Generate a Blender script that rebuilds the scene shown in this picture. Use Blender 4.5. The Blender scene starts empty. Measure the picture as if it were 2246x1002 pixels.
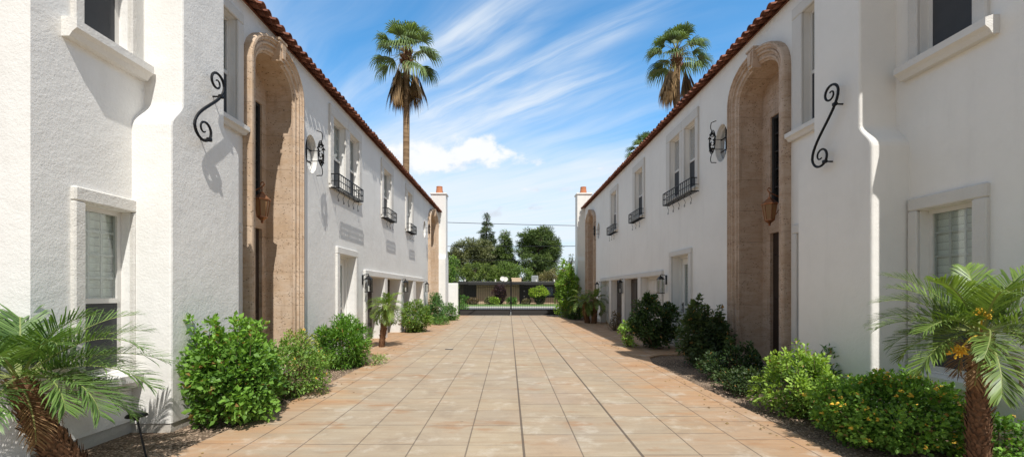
import bpy, bmesh, math, random
import numpy as np
from mathutils import Vector, Matrix
from mathutils.geometry import tessellate_polygon
random.seed(7); RNG = np.random.default_rng(7)
SC = bpy.context.scene; COL = SC.collection
R = math.radians; PI = math.pi
ORG = {}
# ------------------------------------------------------------------ object helpers
def tag(o, label=None, cat=None, group=None, kind=None):
    if label: o['label'] = label
    if cat: o['category'] = cat
    if group: o['group'] = group
    if kind: o['kind'] = kind
    return o
def thing(name, label, cat, loc, group=None):
    o = bpy.data.objects.new(name, None); COL.objects.link(o)
    o.location = loc; o.empty_display_size = .2; ORG[o.name] = Vector(loc)
    return tag(o, label, cat, group)
def link(name, me, mat, parent=None, origin=None, smooth=False):
    o = bpy.data.objects.new(name, me); COL.objects.link(o)
    if mat: me.materials.append(mat)
    if parent is not None:
        o.parent = parent; ORG[o.name] = ORG[parent.name]
    else:
        o.location = origin if origin is not None else (0, 0, 0); ORG[o.name] = Vector(o.location)
    if smooth:
        me.polygons.foreach_set('use_smooth', [True]*len(me.polygons))
    return o
class MB:
    """collects shapes given in a local frame fr(a,b,c)->world and links them as one mesh"""
    def __init__(s, fr=None): s.v = []; s.f = []; s.fr = fr or (lambda a, b, c: Vector((a, b, c)))
    def add(s, vs, fs):
        n = len(s.v); s.v += [s.fr(*p) for p in vs]; s.f += [[i+n for i in f] for f in fs]; return s
    def box(s, a0, a1, b0, b1, c0, c1):
        vs = [(a, b, c) for a in (a0, a1) for b in (b0, b1) for c in (c0, c1)]
        return s.add(vs, [(0,1,3,2),(4,6,7,5),(0,4,5,1),(2,3,7,6),(0,2,6,4),(1,5,7,3)])
    def bbox(s, a0, a1, b0, b1, c0, c1, r=.01):
        """box with a small chamfer"""
        vs = []; fs = []
        def ring(c, k): return [(a0+k+r, b0+k, c), (a1-k-r, b0+k, c), (a1-k, b0+k+r, c), (a1-k, b1-k-r, c), (a1-k-r, b1-k, c), (a0+k+r, b1-k, c), (a0+k, b1-k-r, c), (a0+k, b0+k+r, c)]
        rs = [ring(c0, r), ring(c0+r, 0), ring(c1-r, 0), ring(c1, r)]
        for q in rs: vs += q
        for i in range(3):
            for j in range(8): fs.append((i*8+j, i*8+(j+1) % 8, i*8+8+(j+1) % 8, i*8+8+j))
        fs += [tuple(range(7, -1, -1)), tuple(range(24, 32))]
        return s.add(vs, fs)
    def tube(s, pts, r, n=6, closed=False, cap=True):
        P = [Vector(p) for p in pts]; m = len(P); rs = r if isinstance(r, (list, tuple)) else [r]*m
        vs = []; prev = None
        for i in range(m):
            if closed: t = P[(i+1) % m]-P[i-1]
            else: t = P[min(i+1, m-1)]-P[max(i-1, 0)]
            t.normalize()
            if prev is None:
                a = Vector((0, 0, 1)) if abs(t.z) < .9 else Vector((1, 0, 0))
                x = t.cross(a).normalized()
            else: x = (prev-t*prev.dot(t)).normalized()
            prev = x; y = t.cross(x)
            for k in range(n):
                w = 2*PI*k/n+PI/4; vs.append(tuple(P[i]+(x*math.cos(w)+y*math.sin(w))*rs[i]))
        fs = []
        for i in range(m if closed else m-1):
            j = (i+1) % m
            for k in range(n): fs.append((i*n+k, i*n+(k+1) % n, j*n+(k+1) % n, j*n+k))
        if cap and not closed: fs += [tuple(range(n-1, -1, -1)), tuple((m-1)*n+k for k in range(n))]
        return s.add(vs, fs)
    def lathe(s, prof, n=12, at=(0, 0, 0), rot=0, cap=True):
        vs = []; fs = []
        for r, z in prof:
            for k in range(n):
                w = 2*PI*k/n+rot; vs.append((at[0]+r*math.cos(w), at[1]+r*math.sin(w), at[2]+z))
        for i in range(len(prof)-1):
            for k in range(n): fs.append((i*n+k, i*n+(k+1) % n, i*n+n+(k+1) % n, i*n+n+k))
        if cap: fs += [tuple(range(n-1, -1, -1)), tuple((len(prof)-1)*n+k for k in range(n))]
        return s.add(vs, fs)
    def prism(s, loop, b0, b1):
        """loop of (a,c) extruded over b"""
        n = len(loop); vs = [(a, b0, c) for a, c in loop]+[(a, b1, c) for a, c in loop]
        return s.add(vs, [tuple(range(n)), tuple(range(2*n-1, n-1, -1))]+[(i, i+n, (i+1) % n+n, (i+1) % n) for i in range(n)])
    def build(s, name, mat, parent=None, origin=None, smooth=False, recalc=True, bevel=0):
        o = ORG[parent.name] if parent is not None else Vector(origin or (0, 0, 0))
        me = bpy.data.meshes.new(name); me.from_pydata([tuple(p-o) for p in s.v], [], s.f)
        if recalc or bevel:
            bm = bmesh.new(); bm.from_mesh(me); bmesh.ops.recalc_face_normals(bm, faces=bm.faces); bm.to_mesh(me); bm.free()
        ob = link(name, me, mat, parent, origin, smooth)
        return ob
# ------------------------------------------------------------------ material helpers
class NT:
    def __init__(s, name, world=False):
        if world:
            s.m = bpy.data.worlds.new(name); s.m.use_nodes = True
        else:
            s.m = bpy.data.materials.new(name); s.m.use_nodes = True
        s.t = s.m.node_tree; s.t.nodes.clear()
    def n(s, typ, props=None, **inp):
        nd = s.t.nodes.new('ShaderNode'+typ)
        for k, v in (props or {}).items(): setattr(nd, k, v)
        for k, v in inp.items(): s.set(nd, k, v)
        return nd
    def set(s, nd, k, v):
        key = int(k[1:]) if k[0] == '_' and k[1:].isdigit() else k.replace('_', ' ')
        sock = nd.inputs[key]
        if isinstance(v, bpy.types.NodeSocket): s.t.links.new(v, sock)
        elif isinstance(v, bpy.types.Node): s.t.links.new(v.outputs[0], sock)
        else: sock.default_value = v
    def math(s, op, a, b=0., c=0., clamp=False):
        return s.n('Math', dict(operation=op, use_clamp=clamp), _0=a, _1=b, _2=c).outputs[0]
    def mix(s, f, a, b, mode='MIX'):
        nd = s.n('Mix', dict(data_type='RGBA', blend_type=mode))
        s.set(nd, '_0', f); s.set(nd, '_6', a); s.set(nd, '_7', b); return nd.outputs[2]
    def ramp(s, f, lo, hi, a=0., b=1.):
        nd = s.n('MapRange', dict(interpolation_type='SMOOTHSTEP')); 
        for k, v in zip(range(5), (f, lo, hi, a, b)): s.set(nd, '_%d' % k, v)
        return nd.outputs[0]
    def noise(s, vec, scale, detail=4., rough=.55, dist=0., color=False):
        nd = s.n('TexNoise', None, Vector=vec, Scale=scale, Detail=detail, Roughness=rough, Distortion=dist)
        return nd.outputs[1 if color else 0]
    def mapp(s, vec, scale=(1, 1, 1), rot=(0, 0, 0), loc=(0, 0, 0)):
        return s.n('Mapping', None, Vector=vec, Scale=scale, Rotation=rot, Location=loc).outputs[0]
    def bump(s, h, strength=.3, dist=.01, normal=None):
        nd = s.n('Bump', None, Height=h, Strength=strength, Distance=dist)
        if normal: s.set(nd, 'Normal', normal)
        return nd.outputs[0]
    def obj(s): return s.n('TexCoord').outputs['Object']
    def geo(s): return s.n('NewGeometry').outputs['Position']
    def xyz(s, v):
        nd = s.n('SeparateXYZ', None, Vector=v); return nd.outputs[0], nd.outputs[1], nd.outputs[2]
    def out(s, sh):
        o = s.n('OutputMaterial' if isinstance(s.m, bpy.types.Material) else 'OutputWorld'); s.t.links.new(sh if isinstance(sh, bpy.types.NodeSocket) else sh.outputs[0], o.inputs[0]); return s.m
    def bsdf(s, col, rough=.8, normal=None, metal=0., spec=.3, **kw):
        p = s.n('BsdfPrincipled', None, Base_Color=col, Roughness=rough, Metallic=metal)
        p.inputs['Specular IOR Level'].default_value = spec
        if normal is not None: s.set(p, 'Normal', normal)
        for k, v in kw.items(): s.set(p, k, v)
        return p
def C(r, g, b): return (r, g, b, 1)
def plain(name, col, rough=.6, metal=0., spec=.4, var=.12, scale=6., bump=0., bscale=60.):
    t = NT(name); v = t.geo()
    f = t.noise(v, scale, 5)
    c = t.mix(f, C(*[x*(1-var) for x in col]), C(*[min(1, x*(1+var)) for x in col]))
    nrm = t.bump(t.noise(v, bscale, 4), bump, .01) if bump else None
    return t.out(t.bsdf(c, rough, nrm, metal, spec))
def stucco(name, col, bscale=42., strength=.48, stain=.0, round_=True):
    t = NT(name); v = t.geo(); x, y, z = t.xyz(v)
    big = t.noise(v, .55, 5, .6); med = t.noise(v, 6., 4)
    c = t.mix(t.ramp(big, .3, .7), C(*[k*.93 for k in col]), C(*col))
    c = t.mix(t.math('MULTIPLY', t.ramp(med, .45, .75), .1), c, C(col[0]*.8, col[1]*.79, col[2]*.76))
    # rain streaks running down and splash dirt at the foot
    st = t.noise(t.mapp(v, (3.1, 3.1, .45)), 1., 5, .6)
    c = t.mix(t.math('MULTIPLY', t.ramp(st, .5, .8), .17), c, C(.50, .48, .44))
    foot = t.math('MULTIPLY', t.ramp(z, .05, .75, 1., 0.), t.ramp(t.noise(v, 3.5, 5), .35, .75))
    c = t.mix(t.math('MULTIPLY', foot, .30), c, C(.42, .34, .26))
    n1 = t.noise(v, bscale, 6, .6, .4); n2 = t.noise(v, bscale*.22, 3, .5); n3 = t.noise(v, 2.2, 2)
    h = t.math('ADD', t.math('MULTIPLY', n1, .5), t.math('MULTIPLY', n2, .5)); h = t.math('ADD', h, t.math('MULTIPLY', n3, 1.1))
    nrm = t.bump(h, strength, .02)
    return t.out(t.bsdf(c, .9, nrm, spec=.15))
M = {}
M['stucco'] = stucco('white_stucco', (.82, .805, .77))
M['stuccoR'] = stucco('white_stucco_warm', (.85, .825, .775), strength=.4)
M['plinth'] = stucco('foundation', (.55, .52, .47), bscale=25, strength=.6)
M['trim'] = stucco('trim_stucco', (.68, .655, .61), bscale=55, strength=.8)
M['sill'] = stucco('sill_stucco', (.74, .72, .68), bscale=55, strength=.7)
def stone(name, ca, cb, cc):
    t = NT(name); v = t.geo(); x, y, z = t.xyz(v)
    a = t.noise(t.mapp(v, (1, 1, 2.2)), 2.2, 7, .65, .8); b = t.noise(t.mapp(v, (1, 1, 4)), 9., 6, .6)
    c = t.mix(t.ramp(a, .3, .7), C(*ca), C(*cb)); c = t.mix(t.math('MULTIPLY', t.ramp(b, .45, .8), .55), c, C(*cc))
    vs_ = t.noise(t.mapp(v, (4.5, 4.5, .5), loc=(2, 1, 0)), 1., 6, .65); c = t.mix(t.math('MULTIPLY', t.ramp(vs_, .50, .72), .5), c, C(cc[0]*.62, cc[1]*.60, cc[2]*.62))
    blk = t.noise(t.n('CombineXYZ', None, X=0., Y=0., Z=t.math('FLOOR', t.math('DIVIDE', z, .62))), 7.3, 0)
    c = t.mix(t.math('MULTIPLY', t.ramp(blk, .3, .7), .35), c, C(*[k*.78 for k in ca]))
    pit = t.n('TexVoronoi', None, Vector=t.mapp(v, (1, 1, 1.7)), Scale=17.).outputs[0]
    pm = t.math('MULTIPLY', t.ramp(pit, .14, .24, 1, 0), t.ramp(t.noise(v, 3.1, 3), .42, .54))
    pit2 = t.n('TexVoronoi', None, Vector=v, Scale=60.).outputs[0]
    pm2 = t.math('MULTIPLY', t.ramp(pit2, .2, .3, 1, 0), t.ramp(t.noise(v, 8, 3), .5, .6))
    pm = t.math('MAXIMUM', pm, t.math('MULTIPLY', pm2, .6))
    c = t.mix(t.math('MULTIPLY', pm, .8), c, C(.13, .085, .055))
    jt = t.math('ABSOLUTE', t.math('SUBTRACT', t.math('FRACT', t.math('DIVIDE', z, .62)), .5))
    jm = t.ramp(jt, .492, .497)
    c = t.mix(t.math('MULTIPLY', jm, .35), c, C(.22, .16, .11))
    h = t.math('SUBTRACT', t.math('MULTIPLY', b, .35), t.math('MULTIPLY', pm, 1.)); h = t.math('SUBTRACT', h, t.math('MULTIPLY', jm, .7))
    return t.out(t.bsdf(c, .88, t.bump(h, .7, .012), spec=.15))
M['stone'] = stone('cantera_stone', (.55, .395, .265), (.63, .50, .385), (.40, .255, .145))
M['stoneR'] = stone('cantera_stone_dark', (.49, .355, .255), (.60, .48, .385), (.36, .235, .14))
M['iron'] = plain('wrought_iron', (.012, .012, .013), .5, .6, .5, bump=.3, bscale=90)
M['bronze'] = plain('aged_copper', (.36, .17, .09), .42, .85, .5, var=.35, scale=14, bump=.2)
M['white'] = plain('white_paint', (.78, .77, .73), .5, var=.05)
M['frame'] = plain('window_vinyl', (.66, .64, .60), .5, var=.06)
M['wood'] = plain('dark_wood_door', (.035, .022, .016), .45, var=.4, scale=9, bump=.2)
M['dark'] = plain('dark_panel', (.03, .028, .027), .6)
M['black'] = plain('black_plastic', (.015, .015, .016), .4)
M['brass'] = plain('dark_handle', (.05, .045, .04), .35, .8)
def terracotta(name):
    t = NT(name); v = t.geo(); x, y, z = t.xyz(v)
    w = t.n('TexWhiteNoise', dict(noise_dimensions='2D'), Vector=t.n('CombineXYZ', None, X=t.math('FLOOR', t.math('DIVIDE', y, .2)), Y=t.math('FLOOR', t.math('DIVIDE', z, .14)), Z=0.)).outputs[0]
    c = t.mix(w, C(.12, .045, .030), C(.29, .125, .080))
    c = t.mix(t.ramp(t.noise(v, 12, 5), .5, .8), c, C(.085, .04, .03))
    return t.out(t.bsdf(c, .8, t.bump(t.noise(v, 40, 4), .3, .01), spec=.2))
M['tile'] = terracotta('clay_roof_tile')
M['pot'] = plain('terracotta_pot', (.50, .19, .09), .8, var=.2, scale=9, bump=.2)
def glass(name, tint, base=.07):
    t = NT(name)
    lw = t.n('LayerWeight', None, Blend=.32).outputs['Facing']
    f = t.math('ADD', t.math('MULTIPLY', t.math('POWER', lw, 2.2), .85), base, clamp=True)
    wav = t.noise(t.geo(), 1.7, 2)
    gl = t.n('BsdfGlossy', None, Color=C(.95, .97, 1), Roughness=.015, Normal=t.bump(wav, .06, .03))
    tr = t.n('BsdfTransparent', None, Color=C(*tint))
    m = t.n('MixShader', None, _0=f, _1=tr, _2=gl)
    return t.out(m)
M['glass'] = glass('window_glass', (.86, .89, .88))
M['glassR'] = glass('window_glass_sky', (.78, .82, .84), .42)
M['lglass'] = glass('lantern_glass', (.86, .86, .84))
def amber():
    t = NT('amber_glass'); tr = t.n('BsdfTranslucent', None, Color=C(.62, .42, .24)); g = t.bsdf(C(.42, .26, .13), .25, t.bump(t.noise(t.geo(), 60, 3), .3, .005), spec=.5)
    return t.out(t.n('MixShader', None, _0=.6, _1=tr, _2=g))
M['amber'] = amber()
def curtain():
    t = NT('pleated_curtain'); v = t.geo(); x, y, z = t.xyz(v)
    w = t.noise(t.n('CombineXYZ', None, X=t.math('MULTIPLY', x, 5.), Y=t.math('MULTIPLY', y, 22.), Z=t.math('MULTIPLY', z, .5)), 1., 3, .5, .6)
    c = t.mix(t.ramp(w, .3, .7), C(.62, .62, .59), C(.88, .88, .85))
    return t.out(t.bsdf(c, .9, t.bump(w, .8, .05), spec=.1))
M['curtain'] = curtain()
def blinds():
    t = NT('slat_blind'); v = t.geo(); x, y, z = t.xyz(v)
    f = t.math('FRACT', t.math('DIVIDE', z, .085))
    c = t.mix(t.ramp(f, .0, .16), C(.42, .42, .37), t.mix(f, C(.74, .74, .66), C(.86, .86, .78)))
    return t.out(t.bsdf(c, .6, spec=.3))
M['blinds'] = blinds()
M['dimcurtain'] = plain('dim_curtain', (.10, .10, .10), .9, var=.4, scale=5)
M['screen'] = plain('insect_screen', (.05, .052, .055), .7, var=.3, scale=3)
# leaves: colour kept per leaf in a face attribute
def leafmat(name, trans=.28, rough=.5):
    t = NT(name); a = t.n('Attribute', dict(attribute_name='leafcol')).outputs['Color']
    p = t.bsdf(t.mix(1., a, C(1.5, 1.42, 1.5), 'MULTIPLY'), rough, spec=.35)
    tl = t.n('BsdfTranslucent', None, Color=t.mix(1., a, C(2.3, 2.3, .9), 'MULTIPLY'))
    return t.out(t.n('MixShader', None, _0=trans, _1=p, _2=tl))
M['leaf'] = leafmat('leaves'); M['needle'] = leafmat('needles', .12, .7); M['frond'] = leafmat('palm_leaflets', .22, .42); M['deadfrond'] = leafmat('dry_fronds', .1, .9)
M['flower'] = plain('yellow_orange_blossom', (.88, .50, .05), .6, var=.3, scale=25)
M['bark'] = plain('bark', (.12, .085, .06), .95, var=.4, scale=12, bump=.6, bscale=30)
M['twig'] = plain('twig', (.16, .12, .07), .9, var=.3)
M['palmbark'] = plain('palm_fibre', (.20, .105, .055), .95, var=.75, scale=30, bump=.8, bscale=50)
def tallbark():
    t = NT('palm_trunk_ringed'); v = t.geo(); x, y, z = t.xyz(v)
    f = t.noise(t.mapp(v, (1.2, 1.2, 9.)), 1., 5, .6); g = t.noise(v, 1.1, 4)
    c = t.mix(t.ramp(f, .35, .65), C(.20, .125, .07), C(.36, .25, .15)); c = t.mix(t.math('MULTIPLY', t.ramp(g, .4, .7), .5), c, C(.17, .11, .065))
    return t.out(t.bsdf(c, .95, t.bump(f, .8, .05), spec=.1))
M['tallbark'] = tallbark()
# ------------------------------------------------------------------ setting
def drive_mat():
    t = NT('scored_concrete'); v = t.geo(); x, y, z = t.xyz(v)
    W_, L_ = .53, .60
    cx = t.math('DIVIDE', t.math('SUBTRACT', x, .138), W_); ix = t.math('FLOOR', cx); fx = t.math('FRACT', cx)
    half = t.math('GREATER_THAN', x, .138)
    big = t.math('GREATER_THAN', x, 1.2)
    off = t.math('ADD', t.math('ADD', t.math('MULTIPLY', half, .31), t.math('MULTIPLY', big, .11)), t.math('MULTIPLY', t.n('TexWhiteNoise', dict(noise_dimensions='1D'), W=t.math('FLOOR', t.math('MULTIPLY', ix, .5))).outputs[0], .45))
    ry = t.math('ADD', t.math('DIVIDE', y, L_), off)
    ry = t.math('ADD', ry, t.math('MULTIPLY', t.math('SUBTRACT', t.noise(t.n('CombineXYZ', None, X=t.math('MULTIPLY', ix, .21), Y=t.math('FLOOR', t.math('MULTIPLY', y, .4)), Z=0.), 1., 0), .5), .04))
    iy = t.math('FLOOR', ry); fy = t.math('FRACT', ry)
    dx = t.math('MULTIPLY', t.math('MINIMUM', fx, t.math('SUBTRACT', 1., fx)), W_)
    dy = t.math('MULTIPLY', t.math('MINIMUM', fy, t.math('SUBTRACT', 1., fy)), L_)
    wob = t.math('MULTIPLY', t.math('SUBTRACT', t.noise(v, 9, 3), .5), .006)
    jx = t.ramp(t.math('ADD', dx, wob), .004, .009, 1, 0); jy = t.math('MULTIPLY', t.ramp(t.math('ADD', dy, wob), .003, .009, 1, 0), t.ramp(t.noise(v, 1.4, 2), .3, .6, .4, .9))
    # dark expansion joints at the middle line and two columns further right
    e1 = t.ramp(t.math('ABSOLUTE', t.math('SUBTRACT', x, .138)), .008, .014, 1, 0); e2 = t.ramp(t.math('ABSOLUTE', t.math('SUBTRACT', x, 1.198)), .010, .016, 1, 0)
    j = t.math('MAXIMUM', t.math('MULTIPLY', jx, .78), t.math('MAXIMUM', jy, t.math('MAXIMUM', e1, e2)))
    cell = t.n('TexWhiteNoise', dict(noise_dimensions='2D'), Vector=t.n('CombineXYZ', None, X=ix, Y=iy, Z=0.)).outputs[0]
    streak = t.noise(t.mapp(v, (1.8, 11., 1)), 1., 6, .62, .3); st2 = t.noise(t.mapp(v, (.5, 3.2, 1)), 1., 5, .6, .4)
    bigN = t.noise(v, .42, 5, .6); fine = t.noise(v, 55, 4, .6)
    ax = t.math('ABSOLUTE', t.math('ADD', x, .15))
    edge = t.ramp(t.math('ADD', ax, t.math('MULTIPLY', t.math('SUBTRACT', st2, .5), 2.4)), 1.60, 2.95)
    og = t.math('ADD', t.math('MULTIPLY', edge, .80), t.math('MULTIPLY', t.ramp(st2, .5, .8), .30), clamp=True)
    og = t.math('MAXIMUM', og, t.math('MULTIPLY', t.math('MULTIPLY', t.math('GREATER_THAN', cell, .55), t.ramp(x, -.2, .5)), .30))
    c = t.mix(t.ramp(bigN, .3, .7), C(.365, .292, .206), C(.44, .352, .242))
    c = t.mix(og, c, C(.46, .255, .125))
    c = t.mix(t.math('MULTIPLY', t.ramp(streak, .48, .75), .42), c, C(.30, .195, .12))
    c = t.mix(t.math('MULTIPLY', t.ramp(streak, .52, .25), .35), c, C(.54, .455, .35))
    c = t.mix(t.math('MULTIPLY', cell, .30), c, C(.36, .30, .24))
    gray = t.math('MULTIPLY', t.ramp(t.noise(t.mapp(v, (.8, .5, 1), loc=(3, 1, 0)), 1., 4), .5, .72), t.ramp(ax, 2.3, .8))
    c = t.mix(t.math('MULTIPLY', gray, .35), c, C(.33, .30, .265))
    rust = t.math('MULTIPLY', t.ramp(t.noise(t.mapp(v, (.9, 2.2, 1), loc=(7, 2, 0)), 1., 5, .65), .55, .72), .75)
    c = t.mix(rust, c, C(.34, .18, .085))
    blot = t.noise(t.mapp(v, (1, 1, 1), loc=(11, 5, 0)), 1.9, 7, .7, .5); c = t.mix(t.math('MULTIPLY', t.ramp(blot, .5, .68), .36), c, C(.24, .19, .14))
    lite = t.noise(t.mapp(v, (1, 1, 1), loc=(1, 9, 0)), 2.6, 6, .65); c = t.mix(t.math('MULTIPLY', t.ramp(lite, .52, .7), .5), c, C(.58, .52, .43))
    spot = t.n('TexVoronoi', None, Vector=v, Scale=2.3).outputs[0]; c = t.mix(t.math('MULTIPLY', t.ramp(spot, .03, .055, 1, 0), .45), c, C(.12, .10, .08))
    c = t.mix(t.math('MULTIPLY', t.ramp(t.noise(v, 14, 3), .60, .72), t.math('MULTIPLY', t.ramp(dx, .0, .05, 1, 0), .5)), c, C(.17, .12, .085))
    c = t.mix(t.math('MULTIPLY', t.ramp(fine, .48, .75), .38), c, C(.30, .24, .18))
    c = t.mix(t.math('MULTIPLY', j, .82), c, C(.09, .07, .055))
    h = t.math('ADD', t.math('MULTIPLY', fine, .12), t.math('SUBTRACT', t.math('MULTIPLY', streak, .25), t.math('MULTIPLY', j, 1.)))
    return t.out(t.bsdf(c, .75, t.bump(h, .45, .01), spec=.25))
def gravel_mat():
    t = NT('decomposed_granite'); v = t.geo()
    vo = t.n('TexVoronoi', None, Vector=v, Scale=42.); d = vo.outputs[0]
    w = t.n('TexWhiteNoise', None, Vector=vo.outputs['Position']).outputs[0]
    c = t.mix(w, C(.22, .15, .10), C(.50, .39, .30)); c = t.mix(t.ramp(d, .25, .6), c, C(.12, .085, .06))
    c = t.mix(t.ramp(t.noise(v, 1.3, 4), .35, .7), c, t.mix(.5, c, C(.36, .27, .19)))
    return t.out(t.bsdf(c, .95, t.bump(t.math('SUBTRACT', 1., d), .9, .02), spec=.1))
M['drive'] = drive_mat(); M['gravel'] = gravel_mat()
M['earth'] = plain('dry_earth', (.26, .19, .13), .95, var=.25, scale=1.5, bump=.5, bscale=12)
M['asphalt'] = plain('asphalt', (.10, .10, .105), .9, var=.2, scale=2.5, bump=.4, bscale=60)
M['lawn'] = plain('lawn_grass', (.12, .20, .045), .95, var=.35, scale=5, bump=.9, bscale=30)
M['kerb'] = plain('kerb_concrete', (.62, .60, .55), .9, var=.1, bump=.2)
M['pebble'] = plain('pebble_stone', (.38, .28, .20), .9, var=.5, scale=30)
def sheet(name, loop, z, mat, thick=.0):
    m = MB(); n = len(loop); m.add([(x, y, z) for x, y in loop], [tuple(range(n))])
    if thick:
        m.add([(x, y, z) for x, y in loop]+[(x, y, z-thick) for x, y in loop], [(i, (i+1) % n, (i+1) % n+n, i+n) for i in range(n)])
    return tag(m.build(name, mat, recalc=True), kind='structure')
sheet('ground', [(-600, -60), (600, -60), (600, 1500), (-600, 1500)], -.06, M['earth'])
driveloop = [(2.98, -8), (2.98, 6.0), (2.95, 8.9), (3.15, 9.7), (3.55, 10.1), (4.9, 10.3), (4.9, 21.2), (3.3, 21.6), (3.1, 23), (3.05, 26.9), (-3.1, 26.9), (-3.1, 22.5), (-3.0, 21.2), (-3.2, 20.6), (-4.3, 20.3), (-4.3, 10.9), (-3.5, 10.6), (-3.05, 10.0), (-2.86, 9.2), (-2.88, 7.2), (-2.93, 5.5), (-3.02, 4.2), (-3.12, 2.5), (-3.2, -8)]
sheet('driveway', driveloop, .03, M['drive'], .1)
sheet('gravel_bed', [(-12, -8), (-2.5, -8), (-2.5, 26.9), (-12, 26.9)], 0., M['gravel'])
sheet('gravel_bed', [(2.5, -8), (12, -8), (12, 26.9), (2.5, 26.9)], 0., M['gravel'])
sheet('apron', [(-4.2, 26.9), (4.2, 26.9), (5, 31.4), (-5, 31.4)], .026, M['kerb'])
sheet('street', [(-80, 31.0), (80, 31.0), (80, 39.6), (-80, 39.6)], .0, M['asphalt'])
m = MB(); m.box(-80, 80, 39.6, 39.85, -.1, .13); tag(m.build('kerb', M['kerb']), kind='structure')
sheet('lawn', [(-80, 39.85), (80, 39.85), (80, 48), (-80, 48)], .12, M['lawn'])
# ------------------------------------------------------------------ the two town houses
WL, WR = 4.03, 4.71
def frame_of(side):
    W_, ph = (WL, .0053) if side < 0 else (WR, -.0126)
    cs, sn = math.cos(ph), math.sin(ph)
    def fr(s, u, z):
        lx = side*(W_+u); return Vector((lx*cs+s*sn, -lx*sn+s*cs, z))
    return fr
def rect(s0, s1, z0, z1): return [(s0, z0), (s1, z0), (s1, z1), (s0, z1)]
def archloop(s0, s1, z0, spring, crown, n=14):
    c = (s0+s1)/2; hw = (s1-s0)/2; rise = crown-spring
    L = [(s0, z0), (s1, z0)]
    for k in range(n+1):
        w = PI*k/n; x = math.cos(w); zz = math.sin(w)
        e = .93      # slightly squared shoulders
        L.append((c+hw*math.copysign(abs(x)**e, x), spring+rise*abs(zz)**e))
    return L
def ellipse(c, z, a, b, n=24): return [(c+a*math.cos(2*PI*k/n), z+b*math.sin(2*PI*k/n)) for k in range(n)]

def facade(fr, s0, s1, zt, openings, arches, holes, depth_back, mat, root):
    """front wall sheet with real openings and reveals, end walls and back"""
    zb = .13; m = MB(fr)
    outer = []
    outer.append((s0, zb))
    ops = [(a, b, [(a, zz), (b, zz)]) for a, b, zz in openings]+[(i0, i1, lp[:1:-1]) for i0, i1, lp in arches]
    for (a, b, path) in sorted(ops): outer += [(a, zb)]+path+[(b, zb)]
    outer += [(s1, zb), (s1, zt), (s0, zt)]
    loops = [outer]+[h[0] for h in holes]
    flat = [p for L in loops for p in L]
    tris = tessellate_polygon([[Vector((a, c, 0)) for a, c in L] for L in loops])
    m.add([(a, 0, c) for a, c in flat], [tuple(t) for t in tris])
    for L, d in holes:
        n = len(L); m.add([(a, 0, c) for a, c in L]+[(a, d, c) for a, c in L], [(i, (i+1) % n, (i+1) % n+n, i+n) for i in range(n)])
    for (a, b, zz) in openings:
        L = [(a, -.05), (a, zz), (b, zz), (b, -.05)]
        m.add([(p, 0, c) for p, c in L]+[(p, .42, c) for p, c in L], [(i, i+1, i+5, i+4) for i in range(3)])
    D = depth_back
    m.add([(s0, 0, -.1), (s0, D, -.1), (s0, D, zt), (s0, 0, zt)], [(0, 1, 2, 3)])
    m.add([(s1, 0, -.1), (s1, D, -.1), (s1, D, zt), (s1, 0, zt)], [(0, 1, 2, 3)])
    m.add([(s0, D, -.1), (s1, D, -.1), (s1, D, zt), (s0, D, zt)], [(0, 1, 2, 3)])
    w = m.build('wall', mat, root, recalc=False)
    cur = s0
    for (a, b, _) in sorted(ops)+[(s1, s1, 0)]:
        if a-cur > .02:
            p = MB(fr); p.box(cur+.004, a-.004, .018, .10, -.1, .16); p.build('foundation', M['plinth'], root)
        cur = b
    return w
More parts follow.
